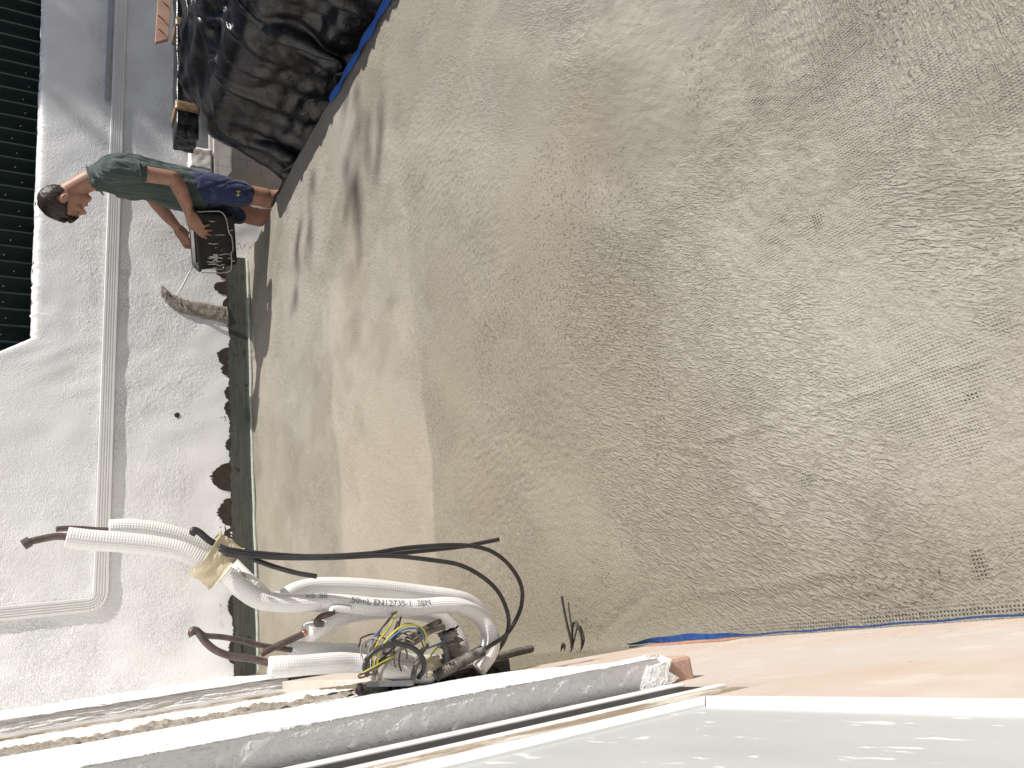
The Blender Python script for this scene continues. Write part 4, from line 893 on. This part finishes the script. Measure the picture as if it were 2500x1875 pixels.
# near (left) arm and hand: fingers over the rim on the camera side
sh, el, wr = (.045, .185, 1.335), (.032, .235, 1.045), (.205, .190, .948)
b.limb([(.06, .12, 1.35), sh, (.035, .215, 1.20), el], [.055, .056, .046, .041], [.055, .056, .046, .041])
b.limb([el, (.085, .232, 1.005), (.15, .215, .97), wr], [.041, .043, .036, .025], [.041, .043, .037, .029])
hs = np.array([.45, .1, .75])
kn = np.array((.268, .182, .897))
fg = []
for k, (off, tip, mid) in enumerate(((-.032, (.262, .172, .826), (.272, .190, .862)), (-.011, (.292, .172, .812), (.294, .192, .858)), (.011, (.318, .172, .812), (.312, .192, .860)), (.032, (.340, .170, .835), (.326, .190, .872)))):
    mid = np.array(mid); tip = np.array(tip); fg.append((off, [mid, (mid+tip)/2+np.array([0, .004, 0]), tip]))
hand(b, wr, kn, fg, (.03, [(.268, .165, .940), (.292, .150, .925), (.305, .140, .908)]), (.72, 0, .22))
# far (right) arm and hand
sh2, el2, wr2 = (.05, -.185, 1.335), (.165, -.235, 1.105), (.318, -.165, .962)
b.limb([(.06, -.12, 1.35), sh2, (.10, -.215, 1.22), el2], [.055, .056, .046, .041]); b.limb([el2, (.21, -.225, 1.065), (.27, -.195, 1.01), wr2], [.041, .042, .036, .026], [.041, .043, .037, .030])
kn2 = np.array((.372, -.145, .915)); fg = []
for off, tip, mid in ((-.030, (.385, -.125, .862), (.392, -.140, .889)), (-.010, (.405, -.125, .858), (.408, -.140, .892)), (.010, (.425, -.125, .862), (.424, -.140, .898)), (.030, (.438, -.120, .878), (.434, -.136, .908))):
    mid = np.array(mid); tip = np.array(tip); fg.append((off, [mid, (mid+tip)/2, tip]))
hand(b, wr2, kn2, fg, (.0, [(.350, -.115, .930), (.375, -.100, .912), (.392, -.095, .897)]), (.62, .05, .35))
# legs and feet
for hip, kne, ank in (((.06, .09, .90), (.052, .105, .505), (.020, .105, .09)), ((.09, -.09, .90), (.180, -.115, .50), (.150, -.115, .09))):
    hip, kne, ank = map(np.array, (hip, kne, ank))
    b.limb([hip*[1, .8, .95], hip*.5+kne*.5, kne+[0, 0, .05], kne], [.066, .066, .058, .056], [.066, .066, .060, .058])
    b.limb([kne+[.008, 0, .0], kne+[-.010, 0, -.10], kne*.5+ank*.5+[-.015, 0, 0], ank], [.056, .056, .049, .036], [.055, .057, .049, .037])
    b.ball(kne+[.030, 0, .012], [.032, .036, .042])
    b.limb([ank+[-.03, 0, -.04], ank+[.05, 0, -.05], ank+[.14, 0, -.062]], [.036, .032, .022], [.034, .042, .044])
b.build('body', M['skin'], person, .0046, 3)
# hair cap following the skull
nu, nv = 46, 96; V = []; keep = []
rows = np.array(HEAD); gH = np.random.default_rng(21)
nz1 = fnoise(nu, nv, .008, .008, .02, .05, 0, 61)
uu = np.linspace(-.115, .112, nu)
for i, u in enumerate(uu):
    n0, rn, rs = [np.interp(u, rows[:, 0], rows[:, k]) for k in (1, 2, 3)]
    if u > .108: rn *= .4; rs *= .4
    for j in range(nv):
        a = j/nv*2*math.pi; n_ = n0+rn*math.cos(a); s_ = rs*math.sin(a); 
        grow = 1+.10*sstep(-.09, .03, u)+.010*nz1[i, j]; gg = .006*sstep(-.09, .05, u)
        p = hp(n0+rn*grow*math.cos(a)+(.006 if n_ > .05 and u > .05 else 0), s_*grow, u+gg+(.010 if u > .09 else 0)); V.append(p)
        jag = .008*nz1[(i*7) % nu, j]
        if n_ > .055: ok = u > .052+jag*.8
        elif n_ > .012: ok = u > np.interp(n_, [.012, .055], [-.022, .052])+jag*.5
        elif n_ > -.030: ok = u > (.016 if abs(s_) > .045 else .0)
        else: ok = u > -.085+.3*max(0, n_+.09)+jag
        keep.append(ok)
F = [f for f in grid_faces(nu, nv, True) if sum(keep[i] for i in f) >= 3]
V.append(tuple(hp(-.010, 0, .128))); ti = len(V)-1
F = [tuple(f) for f in F]+[((nu-1)*nv+j, (nu-1)*nv+(j+1) % nv, ti) for j in range(nv)]
ho = mesh_obj('hair', lwa(np.array(V)), F, M['hair'], person, True); so_ = ho.modifiers.new('s', 'SOLIDIFY'); so_.thickness = .012; so_.offset = -1
# fringe tufts standing off the forehead and crown
S = Soup()
for k in range(46):
    s0 = gH.uniform(-.05, .05); u0 = gH.uniform(.05, .10); n0 = .075 if u0 < .08 else .05
    ln = gH.uniform(.018, .04)
    S.limb([hp(n0, s0, u0), hp(n0+.022, s0*1.05, u0+.002), hp(n0+.034, s0*1.1+gH.normal(0, .004), u0-ln)], [.006, .005, .0015], n=3, seg=6)
S.build('hair_fringe', M['hair'], person, .0035, 1)
for s_ in (1, -1):
    tube('eyebrow', [lw(hp(.098, s_*.016, .036)), lw(hp(.098, s_*.032, .042)), lw(hp(.086, s_*.048, .036))], [.0026, .0034, .0014], M['eye'], person, 8)
    tube('eyelid_line', [lw(hp(.0925, s_*.020, .014)), lw(hp(.0925, s_*.032, .011)), lw(hp(.083, s_*.043, .014))], [.0012, .0022, .0012], M['eye'], person, 8)
tube('lips', [lw(hp(.098, -.022, -.054)), lw(hp(.1035, 0, -.052)), lw(hp(.098, .022, -.054))], [.0018, .0036, .0018], M['lip'], person, 8)

def folds(seed, ax, a1, a2):
    ax = np.array(ax, float)
    g = np.random.default_rng(seed); W = [(g.standard_normal(3)*ax, g.uniform(0, 6.28), g.uniform(.6, 1)) for _ in range(10)]
    def f(co):
        h = np.zeros(len(co)); 
        for w, p, a in W: h += a*np.abs(np.sin(co@w+p+1.5*np.sin(co@w[[1, 2, 0]]*.5)))
        return (h/len(W)-.6)*a1 + a2
    return f
t = Soup()
TB = np.array([(.085, .150, .905), (.075, .150, .955), (.066, .145, 1.05), (.064, .150, 1.15), (.064, .162, 1.25), (.070, .165, 1.33)])
t.limb([(.083, 0, .905), (.077, 0, .96), (.068, 0, 1.06), (.063, 0, 1.15), (.064, 0, 1.25), (.075, 0, 1.335), (.098, 0, 1.39)], [.126, .124, .117, .122, .132, .118, .082], [.172, .166, .157, .162, .180, .185, .125])
t.limb([(.19, 0, .94), (.175, 0, 1.03), (.16, 0, 1.12)], [.03, .04, .03], [.09, .10, .10])
for s_, e_, w_ in ((1, sh, (.036, .222, 1.215)), (-1, sh2, (.11, -.222, 1.215))):
    t.limb([(.07, s_*.09, 1.365), (e_[0], e_[1], 1.345), (e_[0]*.5+w_[0]*.5, e_[1]*.5+w_[1]*.5+s_*.006, 1.285), w_], [.062, .070, .066, .060], [.060, .066, .063, .060])
t.build('tshirt', M['shirt'], person, .0065, 4, disp=folds(3, (30, 30, 20), .040, .0))
tube('sleeve_hem', [lw((.036+.060*math.cos(a), .222+.058*math.sin(a), 1.212-.012*math.cos(a))) for a in np.linspace(0, 2*math.pi, 17)], .004, M['shirt'], person, 6, 2)
tube('collar', [lw((.118+.070*math.cos(a), .072*math.sin(a), 1.432-.045*math.cos(a)-.012*math.cos(a)**2)) for a in np.linspace(0, 2*math.pi, 25)], .005, M['shirt'], person, 8, 2)
s = Soup()
s.limb([(.080, 0, .965), (.078, 0, .90), (.078, 0, .83)], [.112, .118, .110], [.155, .165, .150])
s.limb([(.058, .085, .88), (.054, .105, .77), (.052, .112, .648)], [.098, .088, .080], [.088, .086, .085]); s.limb([(.10, -.085, .88), (.145, -.105, .77), (.178, -.118, .628)], [.098, .086, .078], [.088, .086, .084])
sh_o = s.build('shorts', M['shorts'], person, .0065, 3, disp=folds(8, (34, 34, 12), .034, .0))
# small yellow emblem near the hem, lying on the cloth
V = []; lo_ = []
def emb(f_, z_): return lw((.052+f_, .112+.099, .690+z_))
def blk(p, q, w):
    p = np.array(p); q = np.array(q); d = (q-p)/np.linalg.norm(q-p); n_ = np.array([-d[1], d[0]])*w; return [p+n_, p-n_, q-n_, q+n_]
V = []; F = []
for seg_ in (((.009, -.012), (.013, .011)), ((-.013, -.011), (-.009, .012)), ((-.011, .0), (.010, .0)), ((.018, -.001), (.020, .001))):
    o_ = len(V); V += [emb(*p) for p in blk(*seg_, .0026)]; F.append((o_, o_+1, o_+2, o_+3))
mesh_obj('emblem', V, F, M['logo'], sh_o)
S = Soup()
for ank in ((.020, .105, .09), (.150, -.115, .09)):
    ank = np.array(ank); S.limb([ank+[-.045, 0, -.035], ank+[.05, 0, -.045], ank+[.155, 0, -.058]], [.048, .043, .032], [.042, .050, .050])
S.build('shoes', M['shoe'], person, .009, 2)

# ------------------------------------------------------------------ black tub held in both hands
tub = empty('mortar_tub', tuple(lw((.33, .02, .65))), 'black rectangular tub streaked with white paint held by the person', 'tub')
E1 = np.array([.987, 0, -.158]); E2 = np.array([.158, 0, .987]); TC = np.array([.345, 0, .775])
def tp(a, s_, h): return lw(TC+E1*a+np.array([0, s_, 0])+E2*h)
def tring(a, s_, h, r=.03, n=5):
    out = []
    for cx_, cy_, a0 in ((a-r, s_-r, 0), (-a+r, s_-r, 90), (-a+r, -s_+r, 180), (a-r, -s_+r, 270)):
        for k in range(n): t_ = R(a0+90*k/(n-1)); out.append(tp(cx_+r*math.cos(t_), cy_+r*math.sin(t_)+.015, h))
    return out
rows = [tring(.150, .118, -.112, .03), tring(.157, .125, -.105, .035), tring(.178, .142, .095, .035), tring(.188, .152, .097, .035), tring(.188, .152, .112, .035), tring(.174, .138, .112, .03), tring(.170, .134, .09, .03), tring(.150, .118, -.098, .03)]
n = len(rows[0]); mesh_obj('tub_shell', [p for r_ in rows for p in r_], [tuple(f) for f in grid_faces(len(rows), n, True)]+[tuple(range(n))[::-1], tuple(range((len(rows)-1)*n, len(rows)*n))], M['tub'], tub)
mesh_obj('paint_coat', tring(.166, .130, .062, .03), [tuple(range(n))], M['paint'], tub)
mesh_obj('white_lining', [p for r_ in (tring(.1715, .1355, .108, .03), tring(.165, .129, .03, .03)) for p in r_], [tuple(f) for f in grid_faces(2, n, True)][::1], M['paint'], tub)
fs = lambda h: .125+(h+.105)*.085+.0165+.0012
tube('wire_handle', [tp(-.165, fs(.1)+.012, .10), tp(-.168, fs(.02)+.006, .02), tp(-.165, fs(-.03)+.006, -.035), tp(-.125, fs(-.06)+.008, -.062), tp(-.05, fs(-.07)+.008, -.072), tp(-.015, fs(-.08)+.006, -.088), tp(.06, fs(-.09)+.006, -.090), tp(.08, fs(-.08)+.006, -.078), tp(.16, fs(-.07)+.008, -.075), tp(.190, fs(-.05)+.006, -.055), tp(.195, fs(.02), .02), tp(.192, fs(.09)-.02, .095)], .0034, M['steel'], tub, 8, 6)
tube('wire_handle', [tp(.192, -.10, .09), tp(.205, -.10, .0), tp(.208, -.11, -.06), tp(.195, -.13, -.075)], .0034, M['steel'], tub, 8, 6)
gT = np.random.default_rng(13)
for (a_, h0, h1, w_) in ((.02, -.01, .05, .004), (.085, -.09, -.005, .004), (.105, -.03, .06, .006), (.112, -.09, -.055, .004), (.128, -.02, .065, .005), (.142, .0, .06, .005), (.15, -.04, .01, .004), (.128, -.10, -.075, .005), (-.11, .0, .035, .004), (-.055, -.10, -.07, .004), (-.03, -.055, .02, .0025), (.118, .0, .03, .009), (.045, .0, .012, .003), (.06, -.03, -.02, .003), (.10, .02, .05, .007)):
    V = []; k_ = 6
    for i in range(k_):
        h = h0+(h1-h0)*i/(k_-1); c_ = a_+gT.normal(0, .002); w2 = w_*(.5+gT.random()*.8)*math.sin(math.pi*(i+.6)/(k_+.2))
        V += [tp(c_-w2*.5, fs(h)+.0012, h), tp(c_+w2*.5, fs(h)+.0012, h)]
    mesh_obj('paint_drip', V, grid_faces(k_, 2), M['paint'], tub)
mesh_obj('sticker', [tp(.082, fs(.02)+.002, .025), tp(.110, fs(.02)+.002, .025), tp(.110, fs(0)+.002, .000), tp(.082, fs(0)+.002, .0)], [(0, 1, 2, 3)], M['sticker'], tub)

# ------------------------------------------------------------------ black plastic sheet over a heap (draped by a small cloth solver)
def drape(nx_, ny_, size, centre, boxes, steps=190, it=14, seed=1, z0=.75):
    g = np.random.default_rng(seed); hx, hy = size[0]/(nx_-1), size[1]/(ny_-1)
    gx, gy = np.meshgrid(np.linspace(-.5, .5, nx_), np.linspace(-.5, .5, ny_), indexing='ij')
    p = np.stack([centre[0]+gx*size[0]*.78, centre[1]+gy*size[1]*.78, np.full_like(gx, z0)], -1)
    p[..., 2] += lnoise(nx_, ny_, hx, hy, .25, seed)*.05+lnoise(nx_, ny_, hx, hy, .10, seed+3)*.02; p[..., :2] += (lnoise(nx_, ny_, hx, hy, .2, seed+1)*.02)[..., None]
    v = np.zeros_like(p); dt = 1/60
    cons = []
    def C_(a, b, L, k): cons.append((a, b, L, k))
    S_ = slice
    for o in (0, 1):
        C_((S_(o, nx_-1, 2), S_(None)), (S_(o+1, nx_, 2), S_(None)), hx, 1.0); C_((S_(None), S_(o, ny_-1, 2)), (S_(None), S_(o+1, ny_, 2)), hy, 1.0)
    dg = math.hypot(hx, hy)
    for o in (0, 1):
        C_((S_(o, nx_-1, 2), S_(0, ny_-1)), (S_(o+1, nx_, 2), S_(1, ny_)), dg, .6); C_((S_(o, nx_-1, 2), S_(1, ny_)), (S_(o+1, nx_, 2), S_(0, ny_-1)), dg, .6)
    for o in range(4):
        a = np.arange(o, nx_-2, 4); C_((a, S_(None)), (a+2, S_(None)), 2*hx, .12); a = np.arange(o, ny_-2, 4); C_((S_(None), a), (S_(None), a+2), 2*hy, .12)
    for st in range(steps):
        v[..., 2] -= 9.8*dt; v *= .985; q = p+v*dt
        for _ in range(it):
            for a, b, L, k in cons:
                d = q[b]-q[a]; n_ = np.sqrt((d*d).sum(-1, keepdims=True))+1e-9
                c = d*(k*.5*(n_-L)/n_); q[a] += c; q[b] -= c
            for lo, hi, r_ in boxes:
                ce = (lo+hi)/2; he = (hi-lo)/2-r_; d = q-ce; e = np.abs(d)-he; eo = np.maximum(e, 0); ln = np.sqrt((eo*eo).sum(-1)); ins = np.minimum(e.max(-1), 0); sd = ln+ins-r_
                hit = sd < .008
                if hit.any():
                    dd = d[hit]; ee = e[hit]; eo_ = eo[hit]; l_ = ln[hit]; nn = np.where((l_ > 1e-6)[:, None], eo_/(l_[:, None]+1e-9), (ee == ee.max(-1, keepdims=True)).astype(float))*np.sign(dd)
                    push = (.008-sd[hit])[:, None]*nn; qh = q[hit]+push; old = p[hit]; mv = qh-old; tg = mv-nn*(mv*nn).sum(-1, keepdims=True); q[hit] = qh-tg*.45
            low = q[..., 2] < -.49
            if low.any(): q[..., 2][low] = -.49; q[..., :2][low] = p[..., :2][low]*.6+q[..., :2][low]*.4
        v = (q-p)/dt; p = q
    return p
B_ = lambda a, b, r_: (np.array(a, float), np.array(b, float), r_)
heap = [B_((2.74, 1.2, -.6), (4.9, 3.78, .43), .10), B_((3.0, 1.4, .2), (4.9, 3.80, .52), .07), B_((3.45, 1.6, .3), (4.7, 3.1, .58), .10), B_((-.5, -.5, -.6), (2.535, 4.63, -.012), .01), B_((2.78, 3.3, -.6), (3.2, 3.82, .33), .08), B_((2.66, 1.2, -.6), (3.4, 2.9, .08), .05)]
nX, nY = 128, 142
tp_ = drape(nX, nY, (3.3, 3.75), (3.68, 2.52), heap, 140, 9, 4, .80)
du = np.gradient(tp_, axis=0); dv = np.gradient(tp_, axis=1); nn = np.cross(du, dv); nn /= np.linalg.norm(nn, axis=-1, keepdims=True)+1e-9
cr = np.zeros((nX, nY))
for k in range(7):
    f1 = fnoise(nX, nY, .026, .026, .70, .12, k*math.pi/7+.2, 200+k); cr += np.maximum(0, .9-np.abs(f1)*1.6)*sstep(.0, 1.2, lnoise(nX, nY, .026, .026, .35, 220+k))
tp_ = tp_+nn*(cr*.017)[..., None]; tp_[..., 0] = np.where(tp_[..., 2] > -.02, np.maximum(tp_[..., 0], 2.565), tp_[..., 0])
V = tp_.reshape(-1, 3)
o = mesh_obj('plastic_sheet', V, grid_faces(nX, nY)[:, ::-1], M['tarp'], None, True)
ss = o.modifiers.new('s', 'SUBSURF'); ss.levels = 1; ss.render_levels = 1; sl_ = o.modifiers.new('t', 'SOLIDIFY'); sl_.thickness = .002
tag(o, 'large crumpled black plastic sheet covering a heap beside the slab', 'plastic sheet')

# ------------------------------------------------------------------ things stored behind the sheet
def crumple(name, lo, hi, n, amp, l, mat, parent=None, seed=0, pinch=0.0):
    """closed box-like wrapping with dented, wrinkled faces"""
    bm = bmesh.new(); bmesh.ops.create_cube(bm, size=1.0); bmesh.ops.subdivide_edges(bm, edges=bm.edges[:], cuts=n, use_grid_fill=True)
    lo = np.array(lo); hi = np.array(hi); co = np.array([v.co[:] for v in bm.verts]); r_ = np.linalg.norm(co, axis=1)
    P = (lo+hi)/2+co*(hi-lo); g = np.random.default_rng(seed); d = np.zeros(len(P))
    for _ in range(14):
        w = g.standard_normal(3)/l; d += np.abs(np.sin(P@w*2+g.uniform(0, 6)))
    d = d/14-.63; P = P+co/(r_[:, None]+1e-6)*(d*amp*3)[:, None]
    for v, p in zip(bm.verts, P): v.co = Vector(p)
    me = bpy.data.meshes.new(name); bm.to_mesh(me); bm.free(); me.materials.append(mat); me.polygons.foreach_set('use_smooth', np.ones(len(me.polygons), dtype=bool))
    o = bpy.data.objects.new(name, me); COL.objects.link(o); return put(o, parent)
bs = empty('board_stack', (3.4, 4.48, -.5), 'upright stack of stained white boards behind the person', 'boards')
for k, (xa, xb, ya_, zt_) in enumerate(((2.88, 4.3, 4.385, .25), (2.98, 4.35, 4.42, .27), (2.93, 4.3, 4.455, .26))):
    box('board', (xa, ya_, -.5), (xb, ya_+.03, zt_), M['board'], bs, .003)
P = [at(x_, y_, Y=4.375) for x_, y_ in ((556, 428), (569, 416), (583, 418), (634, 430), (636, 446), (690, 454), (690, 480), (560, 480))]
o = mesh_obj('cream_card', [p for p in P]+[p+np.array([0, .006, 0]) for p in P], [tuple(range(8)), tuple(range(8, 16))[::-1]]+[(i, 8+i, 8+(i+1) % 8, (i+1) % 8) for i in range(8)], M['cream'])
bm = bmesh.new(); bm.from_mesh(o.data); bmesh.ops.recalc_face_normals(bm, faces=bm.faces[:]); bm.to_mesh(o.data); bm.free()
tag(o, 'plain cream card leaning on the stained boards behind the legs', 'card')
tag(crumple('paper_sack', (2.99, 4.385, .262), (3.14, 4.48, .39), 10, .010, .05, M['sack'], None, 5), 'crumpled white paper sack beside the hip of the person', 'sack')
wb = empty('wrapped_bundle', (3.7, 4.22, .38), 'long bundle wrapped in black plastic and bound with brown tape', 'bundle')
crumple('wrapping', (3.03, 4.13, .385), (4.5, 4.30, .505), 16, .012, .06, M['tarp'], wb, 9)
for xa in (3.20, 3.83):
    crumple('tape_band', (xa, 4.119, .376), (xa+.062, 4.311, .514), 7, .004, .03, M['browntape'], wb, int(xa*10))
pk = empty('wooden_plank', (4.1, 4.2, .53), 'pale pink plank with three nails lying across the black bundle', 'plank')
a, b_, c_, d_ = (at(379, 103, Y=4.13), at(411, 95, Y=4.13), at(424, -60, Y=4.13), at(390, -60, Y=4.13))
V = [a, b_, c_, d_]+[p+np.array([0, .026, 0]) for p in (a, b_, c_, d_)]
o = mesh_obj('plank_body', V, [(0, 1, 2, 3), (7, 6, 5, 4), (0, 4, 5, 1), (1, 5, 6, 2), (2, 6, 7, 3), (3, 7, 4, 0)], M['wood'], pk)
bm = bmesh.new(); bm.from_mesh(o.data); bmesh.ops.recalc_face_normals(bm, faces=bm.faces[:]); bmesh.ops.bevel(bm, geom=bm.edges[:], offset=.002, segments=2, affect='EDGES'); bm.to_mesh(o.data); bm.free()
for (xa, ya_), (xb, yb_) in (((387, 70), (400, 82)), ((386, 37), (401, 50)), ((398, 5), (411, 17))):
    tube('nail', [at(xa, ya_, Y=4.10), at((xa+xb)/2, (ya_+yb_)/2, Y=4.115), at(xb, yb_, Y=4.128)], .0034, M['nail'], pk, 8, 3)
# perforated corner bead
e_ = empty('corner_bead', (3.6, 4.55, .4), 'narrow white perforated corner bead leaning behind the bundle', 'corner bead')
a, b_ = at(384, 270, Y=4.55), at(452, 150, Y=4.45); ax = (b_-a)/np.linalg.norm(b_-a); up = np.cross(ax, [0, 1, 0]); up /= np.linalg.norm(up); V = []; n = 46; F = []
Ln = np.linalg.norm(b_-a)
for i in range(n+1):
    p = a+ax*Ln*i/n
    for w_ in (-.013, -.005, .005, .013): V.append(p+up*w_)
for i in range(n):
    for j in range(3):
        if j == 1 and i % 2: continue
        F.append((4*i+j, 4*i+j+1, 4*i+j+5, 4*i+j+4))
mesh_obj('perforated_wing', V, F, M['bead'], e_); mesh_obj('folded_wing', [V[4*i] for i in range(n+1)]+[V[4*i]+np.array([0, .02, 0])for i in range(n+1)], grid_faces(2, n+1), M['bead'], e_)

# ------------------------------------------------------------------ tree standing off to the right, throwing the soft dappled shade
tree = empty('shade_tree', (10.4, 1.6, -.5), 'leafy tree at the right whose branches shade the wall and slab', 'tree')
gl = np.random.default_rng(17); clumps = []
for (px_, py_), (la, lb), cnt in (((868, 425), (.11, .055), 30), ((912, 300), (.07, .05), 9), ((835, 110), (.12, .05), 12), ((760, 540), (.13, .045), 12), ((722, 660), (.12, .03), 9), ((700, 480), (.10, .04), 9)):
    clumps.append((at(px_, py_, Z=0)+SDIR*gl.uniform(9.0, 10.5), la, lb, cnt))
for (xw_, zw_), (la, lb), cnt in (((3.85, .62), (.34, .07), 260), ((3.72, .40), (.32, .06), 240), ((4.3, .60), (.3, .08), 240), ((3.7, 1.05), (.22, .03), 50), ((4.2, 1.05), (.3, .05), 120)):
    clumps.append((np.array([xw_, YF, zw_])+SDIR*gl.uniform(9.0, 10.5), la, lb, cnt))
V = []; F = []; hubs = []
side = np.cross(SDIR, [0, 0, 1]); side /= np.linalg.norm(side); upv = np.cross(side, SDIR)
lng = np.array([SDIR[0], SDIR[1], 0]); lng = lng-SDIR*(lng@SDIR); lng /= np.linalg.norm(lng)
for c, la, lb, cnt in clumps:
    hubs.append(c)
    for _ in range(cnt):
        p = c+lng*gl.normal(0, la)+side*gl.normal(0, lb)+SDIR*gl.normal(0, .25); u_ = gl.standard_normal(3); u_ /= np.linalg.norm(u_); w_ = np.cross(u_, gl.standard_normal(3)); w_ /= np.linalg.norm(w_); l_ = gl.uniform(.055, .09)
        o_ = len(V); V += [p-u_*l_, p+w_*l_*.42, p+u_*l_, p-w_*l_*.42]; F.append((o_, o_+1, o_+2, o_+3))
mesh_obj('crown', V, F, M['leaf'], tree)
Vt = Soup(); base = np.array([10.4, 1.6, -.55]); fork = np.array([10.2, 1.6, 4.6])
Vt.limb([base, (10.45, 1.62, 2.0), fork], [.11, .09, .075])
for h_ in hubs: Vt.limb([fork, fork*.5+h_*.5+np.array([0, 0, -.2]), h_], [.035, .018, .004], n=5, seg=8)
Vt.build('trunk', M['bark'], tree, .02, 1, world=False)
